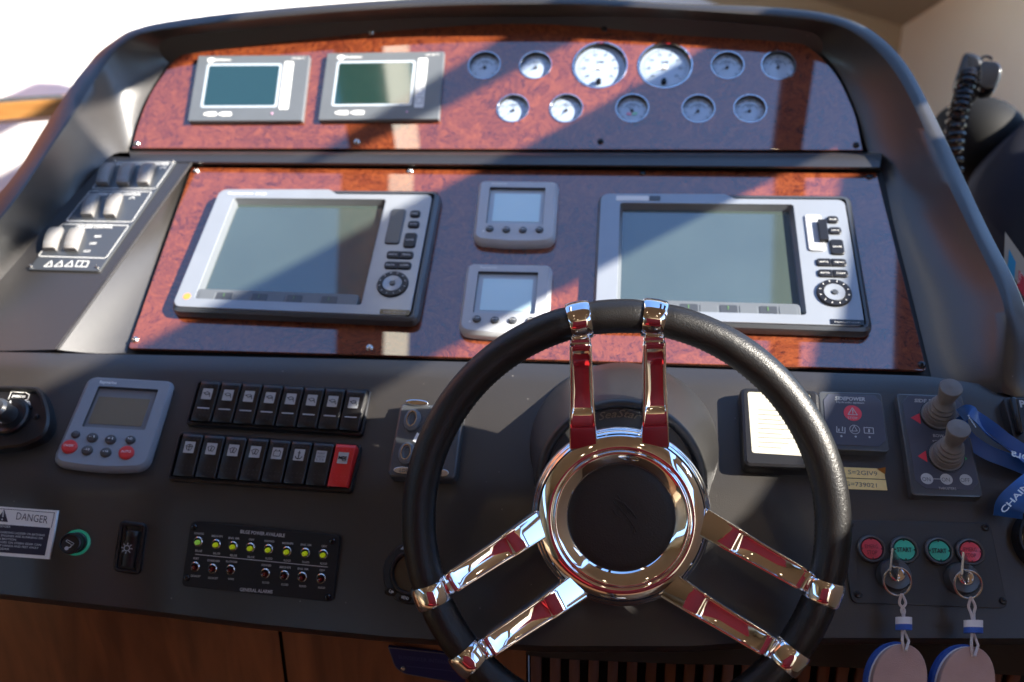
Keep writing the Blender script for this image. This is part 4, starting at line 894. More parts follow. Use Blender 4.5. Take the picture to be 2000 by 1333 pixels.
for i, (x, y) in enumerate(((1747, 1123), (1880, 1130))):
    c_ = f(x, y, H + .006)[:2]; k = f.k(x, y, H + .006)
    b = build('key_lock', MB().lathe([(33 * k, H - .001), (32 * k, H + .008), (29 * k, H + .011), (18 * k, H + .0115)], c_, 44, cap1=True), GREYD, t)
    build('lock_barrel', MB().lathe([(15.5 * k, H + .011), (15 * k, H + .015), (12.5 * k, H + .0155), (12 * k, H + .0145), (9 * k, H + .0145), (8.6 * k, H + .016), (.0001, H + .016)], c_, 36), CHROME, b)
    # key with ring and foam float
    kf = Fr(x, y, (f.n, f.n @ f.o), (x + 30, y + .6))
    t2 = thing('key_set', ('steel key with ring and oval foam float in the left lock', 'steel key with ring and oval foam float in the right lock')[i], 'key', kf, 'keys with foam floats')
    dx = (1757 - 1747) if i == 0 else (1896 - 1880); top_y = 1093 if i == 0 else 1098; K = lambda px, py, h: np.array(kf(px + (x - 1747 if i == 0 else x - 1880), py + (0 if i == 0 else 7), h))
    X0 = 1747 if i == 0 else 1880
    def pt(px, py, h): return np.array(kf(px, py, h))
    ox = 0 if i == 0 else 133; oy = 0 if i == 0 else 6
    a = pt(1750 + ox, 1126 + oy, .018); bl = MB()
    bl.v = []; k0 = pt(1750 + ox, 1132 + oy, .016); k1 = pt(1757 + ox, 1100 + oy, .046)
    bl.prism([(-.0045, -.0005), (.0045, -.0005), (.0045, .0005), (-.0045, .0005)], 0, .030)
    bh = MB().prism(rq([(-.011, -.0009), (.011, -.0009), (.011, .0009), (-.011, .0009)], .0006, 2), .010, .034)
    kc = kf(X0, y, .0)
    T = Matrix.Translation((c_[0] * 0, 0, H + .014)) @ Matrix.Rotation(R(-28), 4, 'Y') @ Matrix.Rotation(R(-12), 4, 'X') @ Matrix.Rotation(R(80), 4, 'Z')
    build('key_blade', bl.xf(T), STEEL, t2); build('key_bow', bh.xf(T), STEEL, t2)
    rc = pt(1752 + ox, 1136 + oy, .034) if i == 0 else pt(1890, 1142, .034); rr = 26.5 * kf.k(x, y, .034)
    ring = [rc + np.array([rr * math.cos(2 * math.pi * j / 40), rr * math.sin(2 * math.pi * j / 40), .004 * math.sin(2 * math.pi * j / 40)]) for j in range(40)]
    mb = MB().tube(ring, .0009, 8, closed=True); mb.tube([p + np.array([0, 0, .0017]) for p in ring], .0008, 8, closed=True); build('split_ring', mb, STEEL, t2)
    rp = (1760, 1161) if i == 0 else (1895, 1167)
    def PL(px, py, h): return pt(px, py, h)
    s0 = PL(*rp, .032)
    if i == 0: tog = (1765, 1218); flt = (1768, 1325); w0 = 16
    else: tog = (1901, 1224); flt = (1894, 1335); w0 = 18.5
    tg = PL(*tog, .030); e0 = PL(tog[0] - 1, tog[1] + 14, .030); hole = PL(flt[0] + (1 if i == 0 else 9), 1274 if i == 0 else 1284, .034)
    mb = MB(); up = PL(tog[0], tog[1] - 13, .030)
    for sgn in (-1, 1):
        off = np.array([sgn * .0022, 0, 0]); mb.tube(catmull([s0 + np.array([0, 0, .002]), s0 * .6 + up * .4 + off * (1.3 if sgn > 0 else 1) + np.array([0, 0, sgn * .001]), s0 * .3 + up * .7 - off * (.6 if i == 0 else -.6), up + off * .3], 5), .0013, 8)
        mb.tube([e0 + off * .4, (e0 + hole) / 2 + off * (1.6 if sgn > 0 else 1) + np.array([0, 0, .001]), hole + np.array([0, .001, sgn * .0015 - .002 if sgn < 0 else .0012])], .0013, 8)
    build('cord', mb, CORD, t2)
    kk = kf.k(*tog, .03)
    def yax(a, b): return nrm(np.array(b) - np.array(a))
    yy = yax(tg, up)
    for nm, m_, h0, h1 in (('toggle_top', WFOAM, -2, 12), ('toggle_bottom', BLUE, -13, -2)):
        xx = np.array([1., 0, 0]); zz = np.cross(xx, yy); L = []
        for hh in (h0, h1):
            L.append([tg + yy * hh * kk + xx * w0 * kk * 1.0 * math.cos(2 * math.pi * j / 24) + zz * .006 * math.sin(2 * math.pi * j / 24) for j in range(24)])
        build(nm, MB().loft(L, cap0=True, cap1=True), m_, t2)
    # float: oval, thick foam of three layers
    def oval(cx, cy, rx, ry, h, n=40):
        o = []
        for j in range(n):
            a_ = 2 * math.pi * j / n; ex = math.cos(a_); ey = math.sin(a_)
            o.append(PL(cx + rx * ex * (1 + .06 * ey) + (8 * ey if i else 6 * ey) , cy - ry * ey, h))
        return o
    cx, cy = (1754, 1338) if i == 0 else (1884, 1345); rx, ry = (53, 78) if i == 0 else (54, 80)
    for nm, m_, ha, hb_ in (('float_back', BLUE, .008, .0185), ('float_middle', WFOAM, .0185, .0215), ('float_front', FOAM, .0215, .0310)):
        sh = (ha - .03) * 420; sh2 = (hb_ - .03) * 420
        L = [oval(cx, cy, rx - 1, ry - 1, .0), ]
        base_ = oval(cx, cy, rx, ry, .024); L = [[(p[0] - (.024 - ha) * .18, p[1] + (.024 - ha) * .2, ha) for p in base_], [(p[0] - (.024 - ha) * .18, p[1] + (.024 - ha) * .2, hb_ - .0006) for p in base_],
             [(p[0] - (.024 - ha) * .18, p[1] + (.024 - ha) * .2, hb_) for p in [(*v, 0) for v in inset([b_[:2] for b_ in base_], .0006)]]]
        build(nm, MB().loft(L, cap0=True, cap1=True), m_, t2)
# black instrument at right edge
q = [(1958, 775), (2070, 778), (2100, 866), (1982, 864)]
f = dfr(q); H = .012; t = thing('trim_control', 'black control box with a pale letter, cut by the right edge of the picture', 'control box', f)
build('housing', MB().prism(rq(f.P(q, H), .005), -.004, H, .002), BLK, t)
mb = MB().prism(rq(f.P([(1970, 778), (1983, 782), (1996, 852), (1984, 850)], H), .003), H - .001, H + .006, .002); build('side_lever', mb, BLKG, t)
mb = MB(); f.txt(mb, 'P1', (1993, 796), (2010, 797), 14, H + .0006, .04); build('lettering', mb, LENS, t)
# chrome throttle ring at right edge
f = Fr(2046, 1060, dplane(2040, 1058), (2076, 1062)); k = f.k(2050, 1058)
t = thing('throttle_base', 'round chrome throttle base with black rim, cut by the right edge', 'throttle', f)
build('black_ring', MB().lathe([(70 * k, -.004), (70 * k, .010), (66 * k, .014), (58 * k, .014)], n=60), BLKG, t)
build('chrome_dome', MB().lathe([(60 * k, .010), (58 * k, .018), (52 * k, .024), (40 * k, .028), (20 * k, .034), (.0001, .036)], n=60), CHROME, t)
# ---- lanyard
f = Fr(1940, 860, dplane(1940, 860), (1970, 861)); t = thing('lanyard', 'blue ribbon lanyard with pale lettering looped beside the joysticks', 'lanyard', f)
def ribbon(path, wd, n=6, nm='strap'):
    P = catmull([np.array(f(x, y, h)) for x, y, h, tw in path], n); TW = catmull([np.array([tw, 0, 0.]) for *_, tw in path], n); a_, b_ = [], []; a2, b2 = [], []
    for i, p in enumerate(P):
        d = nrm(P[min(i + 1, len(P) - 1)] - P[max(i - 1, 0)]); s_ = nrm(np.cross([0, 0, 1.], d)); u = np.cross(d, s_); w_ = (math.cos(TW[i][0]) * s_ + math.sin(TW[i][0]) * u) * wd / 2; q_ = nrm(np.cross(d, w_)) * .0005
        a_.append(p + w_ + q_); b_.append(p - w_ + q_); a2.append(p - w_ - q_); b2.append(p + w_ - q_)
    return build(nm, MB().loft([a_, b_, a2, b2], closed=False, wrap=True), RIBB, t), P
ribbon([(1876, 812, .040, .2), (1893, 803, .048, .0), (1906, 815, .046, -.4), (1925, 845, .032, -.9), (1960, 872, .022, -1.0), (2010, 905, .014, -.5), (2060, 925, .010, 0)], .014)
ribbon([(1876, 812, .038, .2), (1884, 850, .012, .5), (1925, 882, .006, .5), (1975, 902, .005, .4), (2050, 932, .005, .2)], .015)
ribbon([(1905, 812, .044, .1), (1940, 838, .026, .6), (1975, 865, .016, .5), (2040, 905, .012, .3)], .012)
ribbon([(2040, 930, .030, .2), (2006, 955, .034, .3), (1975, 985, .026, .3), (1968, 1010, .012, .5)], .025, nm='strap_end')
mb = MB(); f.txt(mb, 'Raymarine', (1888, 812), (1904, 836), 8, .0505, .02); f.txt(mb, 'amora', (2040, 899), (1975, 880), 11, .0265, .02); f.txt(mb, 'CHAIN', (1962, 1004), (2012, 950), 19, .0400, .02)
build('lettering', mb, RIBP, t)
# ================================================================== STEERING WHEEL
nw = nrm([-.0701, -.0187 + .05, 1.0]); WC = ray(1215.8, 1019) * .80
fw = Fr(1215.8, 1019, (nw, nw @ WC)); RW = .1892; TR = .0158; SP = .0285
# true-up axis of the wheel frame: image up projected
yy = nrm(np.array([0, 1, 0]) - nw * nw[1]); fw.y = yy; fw.x = np.cross(yy, nw); X, Y, Z, O = M @ fw.x, M @ fw.y, M @ nw, W(WC)
fw.m = Matrix(((X[0], Y[0], Z[0], O[0]), (X[1], Y[1], Z[1], O[1]), (X[2], Y[2], Z[2], O[2]), (0, 0, 0, 1)))
wheel = thing('wheel_assembly', 'black leather steering wheel with six chrome spokes and a round chrome hub', 'steering wheel', fw)
def rimloops(a0, a1, n, r, rc=RW, m=20, ends=0.0):
    L = []
    for i in range(n + 1):
        a = a0 + (a1 - a0) * i / n; c = np.array([math.cos(a), math.sin(a), 0]) * rc; rr = r
        if ends: rr = r - ends * max(0, 1 - min(i, n - i) / 1.5)
        L.append([c + rr * (math.cos(2 * math.pi * k / m) * np.array([math.cos(a), math.sin(a), 0]) + math.sin(2 * math.pi * k / m) * np.array([0, 0, 1.])) for k in range(m)])
    return L
CL = []
for base in (90, 210, 330):
    for s_ in (-1, 1): CL.append(R(base) + SP + s_ * math.asin(.0337 / RW))
CL = sorted(a % (2 * math.pi) for a in CL); cw = .0102 / RW
for i in range(6):
    a0 = CL[i] + cw * .9; a1 = CL[(i + 1) % 6] - cw * .9 + (2 * math.pi if i == 5 else 0)
    n = max(6, int((a1 - a0) * 40)); build('rim_grip', MB().loft(rimloops(a0, a1, n, TR, ends=.0009, m=24), cap0=True, cap1=True), LEATHER, wheel, sharp=60)
    sm = MB(); ns = int((a1 - a0) * RW / .0052)
    for k_ in range(ns):
        a = a0 + (a1 - a0) * (k_ + .5) / ns; ea = np.array([math.cos(a), math.sin(a), 0]); ta = np.array([-math.sin(a), math.cos(a), 0]); c = ea * (RW - TR - .0002); z = np.array([0, 0, 1.])
        d = ta * .0010 + z * .0018
        sm.add([c - d - ta * .0005, c - d + ta * .0005 - ea * .0002, c + d + ta * .0005 - ea * .0002, c + d - ta * .0005, c - ea * .0005], [(0, 1, 4), (1, 2, 4), (2, 3, 4), (3, 0, 4)])
    build('stitching', sm, BLK, wheel, kind='stuff')
def spoke(base, sgn):
    a = R(base) + SP; ux = np.array([math.sin(a), -math.cos(a), 0.]); uy = np.array([math.cos(a), math.sin(a), 0.]); uz = np.array([0, 0, 1.])
    off = sgn * .0337; ac = a - math.asin(.0337 / RW) * sgn
    # clamp around the rim
    mb = MB(); L = []
    for j, (t_, r_) in enumerate(((-1, .0156), (-1, .0172), (-.85, .0180), (-.4, .0184), (.4, .0184), (.85, .0180), (1, .0172), (1, .0156))):
        b_ = ac + t_ * cw; e = np.array([math.cos(b_), math.sin(b_), 0]); L.append([e * RW + r_ * (math.cos(2 * math.pi * q / 32) * e + math.sin(2 * math.pi * q / 32) * uz) for q in range(32)])
    mb.loft(L)
    clamp = build('rim_clamp', mb, CHROME, wheel, sharp=45)
    # arm: stations (distance from wheel centre, half width, half thickness, z, groove depth)
    ST_ = [(.176, .0092, .0085, .001, 0), (.1715, .0088, .0075, .001, 0), (.1695, .0086, .0060, .000, 0), (.1675, .0090, .0072, .001, 0), (.1655, .0090, .0062, .000, 0), (.1625, .0096, .0082, .0005, 0), (.1600, .0098, .0084, .0000, .0000),
           (.1570, .0098, .0084, -.0008, .0016), (.140, .0099, .0084, -.005, .0024), (.120, .0101, .0086, -.010, .0028), (.106, .0104, .0090, -.0135, .0026), (.1015, .0106, .0092, -.0148, .0012), (.0990, .0107, .0094, -.0152, 0), (.085, .0110, .0100, -.020, 0), (.066, .0114, .0105, -.027, 0)]
    loops = []
    for (d, w_, t_, z, g_) in ST_:
        w_ *= 1.06 + .10 * max(0, (.160 - d) / .1)
        b = .0014; pr = [(-w_, -t_ + b), (-w_ + b, -t_), (w_ - b, -t_), (w_, -t_ + b), (w_, t_ - b), (w_ - b * .3, t_ - b * .3), (w_ - b, t_), (w_ - b * 1.5, t_ - .0001), (w_ - b * 1.9, t_ - g_ * .75 - .0001), (w_ - b * 2.8, t_ - g_), (0, t_ - g_ * .86),
                      (-w_ + b * 2.8, t_ - g_), (-w_ + b * 1.9, t_ - g_ * .75 - .0001), (-w_ + b * 1.5, t_ - .0001), (-w_ + b, t_), (-w_ + b * .3, t_ - b * .3), (-w_, t_ - b)]
        loops.append([ux * (off + p[0]) + uy * d + uz * (z + p[1]) for p in pr])
    build('spoke', MB().loft(loops, cap0=True, cap1=True), CHROME, wheel, sharp=40)
for base in (90, 210, 330):
    for s_ in (-1, 1): spoke(base, s_)
mb = MB().lathe([(.050, -.060), (.070, -.058), (.078, -.050), (.0842, -.042), (.0856, -.036), (.0852, -.030), (.0843, -.0260), (.0832, -.0245), (.0824, -.0240), (.0818, -.0228), (.0808, -.0205), (.0790, -.0184), (.0765, -.0166), (.0735, -.0151), (.0705, -.0141), (.0680, -.0136), (.0662, -.0135), (.0652, -.0140), (.0646, -.0143), (.0640, -.0136), (.0632, -.0124), (.0622, -.0120), (.0610, -.0122), (.0590, -.0132), (.0560, -.0149), (.0530, -.0168), (.0505, -.0186), (.0495, -.0200)], n=128)
build('hub_ring', mb, CHROME, wheel, sharp=60)
build('hub_pad', MB().lathe([(.0505, -.0215), (.0500, -.0196), (.0485, -.0186), (.042, -.0179), (.025, -.0172), (.0001, -.0170)], n=96), PADL, wheel)
em = MB()
for pts in ([(-.012, .012), (-.006, .006), (.002, -.004), (.010, -.016)], [(-.010, .014), (-.002, .010), (.006, .002), (.010, -.004)], [(-.012, .004), (-.008, -.002), (-.004, -.004)], [(-.006, .013), (-.001, .006), (.006, -.001)], [(.000, -.004), (.006, -.012), (.008, -.018)], [(-.008, .018), (-.005, .014)]):
    em.tube([(x + .004, y + .004, -.0171 - (x * x + y * y) * .4) for x, y in pts], .0009, 6)
build('embossed_emblem', em, PADL, wheel)
build('hub_back_flange', MB().lathe([(.030, -.100), (.056, -.098), (.060, -.090), (.060, -.075), (.0655, -.072), (.068, -.066), (.068, -.056)], n=96), CHROME, wheel)
# ---- column housing
f = Fr(1217, 868, dplane(1217, 868, 120)); t = thing('steering_column_cover', 'round grey black column housing with raised script lettering behind the wheel hub', 'column cover', f)
k = f.k(1217, 868); RB = 184 * k; cz = f.loc(WC - nw * .082); wxl = np.array([f.x @ fw.x, f.y @ fw.x, f.n @ fw.x]); wyl = np.array([f.x @ fw.y, f.y @ fw.y, f.n @ fw.y]); wzl = np.array([f.x @ nw, f.y @ nw, f.n @ nw])
fc_ = f.loc(ray(1214, 948) * .862); NN = 96; L = []
prof = [(0, 1.0, -.012), (0, 1.0, 0), (.10, .985, 0), (.35, .955, 0), (.65, .915, 0), (.88, .875, 0), (.97, .86, 0)]
def ringw(r, dz): return [np.array(fc_) + wzl * dz + r * (math.cos(2 * math.pi * i / NN) * wxl + math.sin(2 * math.pi * i / NN) * wyl) for i in range(NN)]
def ringb(r, z): return [np.array([r * math.cos(2 * math.pi * i / NN), r * math.sin(2 * math.pi * i / NN), z]) for i in range(NN)]
RF = .0835; b0 = ringb(RB * 1.005, -.010); b1 = ringb(RB, .001); b2 = ringb(RB * .985, .004); c0 = ringw(RF * 1.03, -.006)
L = [b0, b1, b2] + [[(1 - s) * p + s * q_ for p, q_ in zip(b2, c0)] for s in (.2, .45, .7, .9)] + [c0, ringw(RF * 1.012, -.002), ringw(RF * .985, -.0002), ringw(RF * .95, 0), ringw(RF * .925, -.0012), ringw(RF * .91, -.005), ringw(RF * .90, -.012), ringw(RF * .5, -.013), ringw(RF * .30, -.013)]
build('cover', MB().loft(L, cap1=True), mat('grey_black_cover', (.012, .011, .010), .45, bump=.5, bscale=900, coat=.5, coat_rough=.3, coat_ior=1.45), t, sharp=60)
# raised script: drawn on the recessed face, round the top
v, fc2 = glyph('SeaStar', .0, .35); mb = MB(); W_ = .050
for layer, z in ((0, -.0115), (1, -.0095)):
    vv = []
    for p in v:
        ang = math.pi / 2 + .02 - (p[0] - .5) * .62; r_ = .0665 + (p[1]) * .0075 if layer == 0 else .0667 + p[1] * .0071
        vv.append(np.array(fc_) + wzl * z + r_ * (math.cos(ang) * wxl + math.sin(ang) * wyl))
    mb.add(vv, fc2)
n_ = len(v); edges = {}
for q_ in fc2:
    for i in range(len(q_)):
        e = (q_[i], q_[(i + 1) % len(q_)]); kx = tuple(sorted(e)); edges[kx] = edges.get(kx, 0) + 1
for (a, b), c in edges.items():
    if c == 1: mb.f.append((a, b, b + n_, a + n_))
build('raised_script', mb, mat('bronze_grey_script', (.20, .17, .13), .3, metal=.6), t, sharp=60)
# ================================================================== BASE BELOW THE DASH
f0 = Matrix.Identity(4)
def wall_down(ia, ib, m, name, parent, dy=0.0, zt=0.0, depth=1.2):
    P = DBOT[ia:ib + 1]; th = .02
    a = [p + np.array([0, dy, zt]) for p in P]; b = [p + np.array([0, dy, -depth]) for p in P]; c = [p + np.array([0, dy + th, -depth]) for p in P]; d = [p + np.array([0, dy + th, zt]) for p in P]
    o = build(name, MB().loft([a, b, c, d], closed=False, wrap=True), m, parent=parent); return o
bt = bpy.data.objects.new('cabinet_front', None); C.objects.link(bt); bt.location = CB
tag(bt, 'reddish brown wood cabinet front with vertical slats below the dash', 'cabinet')
ix = lambda px: int(round((px + 260) / 20))
def bp(*a, **k):
    o = wall_down(*a, **k); o.matrix_parent_inverse = CINV; return o
pa_ = bp(0, ix(520), BASEW, 'wood_panel', bt, zt=.005); pb_ = bp(ix(520), ix(1020), BASEW, 'wood_panel', bt, zt=.005)
bp(ix(500), ix(540), DARK, 'backing', bt, dy=.006)
for o in (pa_, pb_):                            # open a seam between the two panels
    me = o.data; xs = [v.co.x for v in me.vertices]; x1 = max(xs); x0 = min(xs)
    for v in me.vertices:
        if o == pa_ and abs(v.co.x - x1) < 1e-4: v.co.x -= .0022
        if o == pb_ and abs(v.co.x - x0) < 1e-4: v.co.x += .0022
bp(ix(1020), ix(2300), DARK, 'backing', bt, dy=.03)
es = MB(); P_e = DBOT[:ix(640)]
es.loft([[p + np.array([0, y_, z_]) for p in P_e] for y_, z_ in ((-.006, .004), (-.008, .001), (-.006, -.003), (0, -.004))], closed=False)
o = build('lit_edge_strip', es, woodmat('lit_edge_wood', (.30, .16, .07), (.42, .24, .11), coat=.4), parent=bt); o.matrix_parent_inverse = CINV  # lip of the wood; its paler colour stands for light from the left
# top rail and slats
def dbot(px):
    t_ = (px + 260) / 20; i = min(len(DBOT) - 2, max(0, int(t_))); return DBOT[i] * (1 - (t_ - i)) + DBOT[i + 1] * (t_ - i)
def depthline(px, py): # world point under the dash front at pixel column px: vertical plane through DBOT
    p = (dbot(px) - CAM); r = M @ ray(px, py); return CAM + r * (p[1] / r[1])
zr = depthline(1350, 1296)[2]
rail = MB()
pa = [dbot(x) + np.array([0, -.002, 0]) for x in range(1020, 2300, 20)]
rail.loft([[np.array([p[0], p[1], p[2] + .01]) for p in pa], [np.array([p[0], p[1], zr]) for p in pa], [np.array([p[0], p[1] + .018, zr]) for p in pa], [np.array([p[0], p[1] + .018, p[2] + .01]) for p in pa]], closed=False, wrap=True)
o = build('top_rail', rail, mat('dark_brown_rail', (.02, .012, .010), .5), parent=bt); o.matrix_parent_inverse = CINV
for i in range(26):
    px = 1036 + i * 37.8; a = depthline(px, 1300); b = depthline(px + 20, 1300); y = (a[1] + b[1]) / 2 + .002
    mb = MB(); v = [(a[0], y, zr + .002), (b[0], y, zr + .002), (b[0], y, zr - .5), (a[0], y, zr - .5)]; v += [(p[0], p[1] + .014, p[2]) for p in v]
    mb.add(v, [(0, 1, 2, 3), (7, 6, 5, 4), (0, 4, 5, 1), (1, 5, 6, 2), (2, 6, 7, 3), (3, 7, 4, 0)])
    o = build('slat', mb, SLAT, parent=bt); o.matrix_parent_inverse = CINV
# blue plaque
n_ = M.T @ np.array([0, -1., 0]); pp = M.T @ (depthline(850, 1290) + np.array([0, -.001, 0]) - CAM); fp = Fr(850, 1295, (nrm(n_), nrm(n_) @ pp), (880, 1298))
t = thing('builders_plaque', 'dark blue plaque with pale edge on the wood below the dash', 'plaque', fp)
po = rq(fp.P([(758, 1262), (960, 1284), (960, 1345), (775, 1312)], .0), [.001, .001, .001, .012])
build('plate', MB().prism(po, -.002, .0016, .0004), PLAQ, t)
mb = MB(); mb.stroke([*inset(po, .0007), inset(po, .0007)[0]], .0010, .0019); build('edge_line', mb, mat('dim_edge', (.12, .11, .12), .5), t)
mb = MB(); fp.txt(mb, 'SUNSEEKER INTERNATIONAL', (778, 1287), (922, 1303), 7, .0019, .0); mb.stroke([fp(795, 1299)[:2], fp(905, 1311)[:2]], .0008, .0019)
build('lettering', mb, mat('dull_blue_print', (.05, .06, .16), .5), t)
build('screw', screw_mb(fp(788, 1303)[:2], .0016, .003), STEEL, t)
# ================================================================== SURROUNDINGS
def wp(px, py, d): return W(ray(px, py) * d)
def single(name, mb, m, label=None, cat=None, kind=None, group=None, sharp=32):
    c = np.mean(np.array(mb.v), 0); mb.v = [tuple(np.array(p) - c) for p in mb.v]
    o = build(name, mb, m, matrix=Matrix.Translation(c.tolist()), sharp=sharp)
    if kind: o['kind'] = kind
    if label: tag(o, label, cat, group)
    return o
def slab(pts, th):
    P = [np.array(p, float) for p in pts]; n = nrm(np.cross(P[1] - P[0], P[2] - P[0])) * th; k = len(P)
    return MB().add(P + [p + n for p in P], [tuple(range(k))[::-1], tuple(range(k, 2 * k))] + [(i, (i + 1) % k, k + (i + 1) % k, k + i) for i in range(k)])
single('floor', slab([(-4, -4, 0), (4, -4, 0), (4, 4, 0), (-4, 4, 0)], -.05), TEAK, kind='structure')
single('sea', slab([(-300, -300, -1.2), (300, -300, -1.2), (300, 300, -1.2), (-300, 300, -1.2)], -.05), mat('sea_water', (.02, .07, .10), .12, bump=.5, bscale=2), kind='structure')
# left: white moulding with a varnished trim
wl = [wp(-500, 400, 2.3), wp(-500, -60, 3.0), wp(1000, -60, 3.0), wp(1000, 60, 2.8)]
dk = single('windscreen_base_moulding', MB().loft([[wp(x, 900, 1.55) for x in (-600, 200, 1000, 1600)], [wp(x, 232, 2.05) for x in (-600, 200, 1000, 1600)]], closed=False), mat('pale_grey_lining', (.50, .48, .46), .55, var=.03, vscale=5), 'pale grey side lining below the orange wood trim, left behind the console', 'wall lining')
single('white_window_sill', MB().loft([[wp(x, y, 2.10) for x, y in ((-700, 232), (200, 180), (1000, 130), (1480, 120))], [wp(x, y, 2.22) for x, y in ((-700, 170), (200, 110), (1000, 40), (1430, 20))], [wp(x, y, 2.5) for x, y in ((-900, -70), (200, -70), (800, -70), (1180, -70))]], closed=False), WHITEG, 'glaring white sunlit moulding in the top left corner', 'moulding')
tr = [wp(-500, 210, 1.72), wp(-500, 262, 1.72), wp(131, 222, 1.72), wp(260, 214, 1.72), wp(260, 184, 1.72), wp(131, 190, 1.72), wp(0, 199, 1.72)]
tr2 = [wp(-400, 222, 1.70), wp(0, 201, 1.70), wp(260, 182, 1.70), wp(260, 214, 1.70), wp(0, 235, 1.70), wp(-400, 258, 1.70)]
single('wood_trim_rail', slab(tr2, -.03), ORW, 'orange varnished wood rail at the left edge behind the console', 'trim rail')
# right: cream corner of the cabin
cc_ = wp(1763, 52, 2.5); Lc = wp(1250, -108, 2.5); Rc = wp(2150, -200, 1.75); dn = np.array([0, 0, -1.5])
single('front_bulkhead', slab([cc_, cc_ + dn + (M @ np.array([0, 0, 0])), Lc + dn, Lc], .03), CREAM, kind='structure')
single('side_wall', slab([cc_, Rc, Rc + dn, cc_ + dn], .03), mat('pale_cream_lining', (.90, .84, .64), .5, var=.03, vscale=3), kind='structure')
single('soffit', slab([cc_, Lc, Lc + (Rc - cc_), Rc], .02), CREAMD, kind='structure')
# dome, handset with coiled cord, navy cover, leaflet
def sph(c, r, sc, m, name, label, cat):
    mb = MB(); n = 28; L = []
    for j in range(1, 14):
        ph = math.pi * j / 14; L.append([(c[0] + r * sc[0] * math.sin(ph) * math.cos(2 * math.pi * i / n), c[1] + r * sc[1] * math.sin(ph) * math.sin(2 * math.pi * i / n), c[2] + r * sc[2] * math.cos(ph)) for i in range(n)])
    mb.loft(L, cap0=True, cap1=True); return single(name, mb, m, label, cat, sharp=80)
sph(wp(1905, 278, 1.55), .083, (1.0, 1.0, .95), mat('matt_black_dome', (.004, .004, .004), .7, spec=.25), 'compass_dome', 'round black dome behind the handset cord at the right', 'dome')
hp0 = wp(1897, 160, 1.42); fh = Fr(1897, 150, (nrm([-.35, .15, 1]), nrm([-.35, .15, 1]) @ (ray(1897, 150) * 1.42)))
t = thing('radio_handset', 'black radio handset with a coiled black cord in front of the cream wall', 'radio handset', fh)
g = lambda x, y: fh(x, y)[:2]
build('handset_body', MB().prism(rq([g(1884, 98), g(1912, 104), g(1926, 124), g(1912, 186), g(1868, 168), g(1866, 154)], [.008, .008, .01, .008, .006, .01]), -.035, .0, .008, 3), BLK, t)
build('handset_clip', MB().prism(rq([g(1913, 126), g(1945, 128), g(1954, 140), g(1949, 164), g(1940, 181), g(1916, 184), g(1906, 176)], .006), -.02, .016, .004, 3), BLKG, t)
build('clip_ring', MB().tube([(g(1924 + 10 * math.cos(a), 124 + 7 * math.sin(a))[0], g(1924 + 10 * math.cos(a), 124 + 7 * math.sin(a))[1], .012) for a in np.linspace(3.2, 6.2, 12)], .0022, 8), BLKG, t)
path = catmull([np.array(fh(x, y, h)) for x, y, h in ((1892, 148, .004), (1888, 162, .012), (1880, 190, .012), (1872, 220, .012), (1866, 260, .012), (1862, 300, .012), (1862, 345, .012))], 30)
cl = []; PP_ = path
for i, p in enumerate(PP_):
    d = nrm(PP_[min(i + 1, len(PP_) - 1)] - PP_[max(0, i - 1)]); u = nrm(np.cross(d, [0, 0, 1.])); v_ = np.cross(d, u); th = i / len(PP_) * 2 * math.pi * 15.5
    for s_ in (0, 1, 2):
        i2 = i + s_ / 3; j = min(int(i2), len(PP_) - 2); fr_ = i2 - j; q_ = PP_[j] * (1 - fr_) + PP_[min(j + 1, len(PP_) - 1)] * fr_; th = i2 / len(PP_) * 2 * math.pi * 15.5
        cl.append(q_ + .0135 * (math.cos(th) * u + math.sin(th) * v_))
build('coiled_cord', MB().tube(cl, .0034, 7), BLKG, t)
mb = MB(); rows = []
for (d, pts) in ((1.50, [(2140, 130), (1985, 246), (1905, 330), (1880, 420), (1890, 640)]), (1.42, [(2150, 140), (1995, 254), (1920, 340), (1900, 440), (1910, 700)]), (1.36, [(2250, 300), (2060, 330), (1990, 420), (1975, 520), (1990, 760)])):
    rows.append([W(ray(*p) * d) for p in catmull([(*q_, 0) for q_ in pts], 6) for p in [p[:2]]])
rows.append([p + np.array([.5, .1, -.4]) for p in rows[-1]]); rows.insert(0, [p + np.array([.25, .25, -.05]) for p in rows[0]]) 
single('covered_seat', mb.loft(rows, closed=False), NAVY, 'dark navy cloth cover behind the right rim of the console', 'seat cover', sharp=80)
fl = Fr(1985, 520, (nrm([-.55, .35, 1]), nrm([-.55, .35, 1]) @ (ray(1985, 520) * 1.05)))
t = thing('leaflet', 'white leaflet with blue and red blocks standing behind the right rim', 'leaflet', fl); g = lambda x, y: fl(x, y)[:2]
build('paper', MB().prism([g(1963, 453), g(2040, 560), g(2040, 640), g(1961, 510)], -.001, 0), PAPER, t)
build('blue_block', MB().flat([g(1971, 487), g(1984, 513), g(1981, 552), g(1968, 520)], .0006), mat('cyan_print', (.02, .30, .55), .4), t)
build('red_block', MB().flat([g(1990, 528), g(2035, 590), g(2035, 640), g(1987, 560)], .0006), REDP, t)
mb = MB(); mb.text('YACHTS', g(1991, 556), g(1997, 534), .003, .0010); build('lettering', mb, WHITE, t)
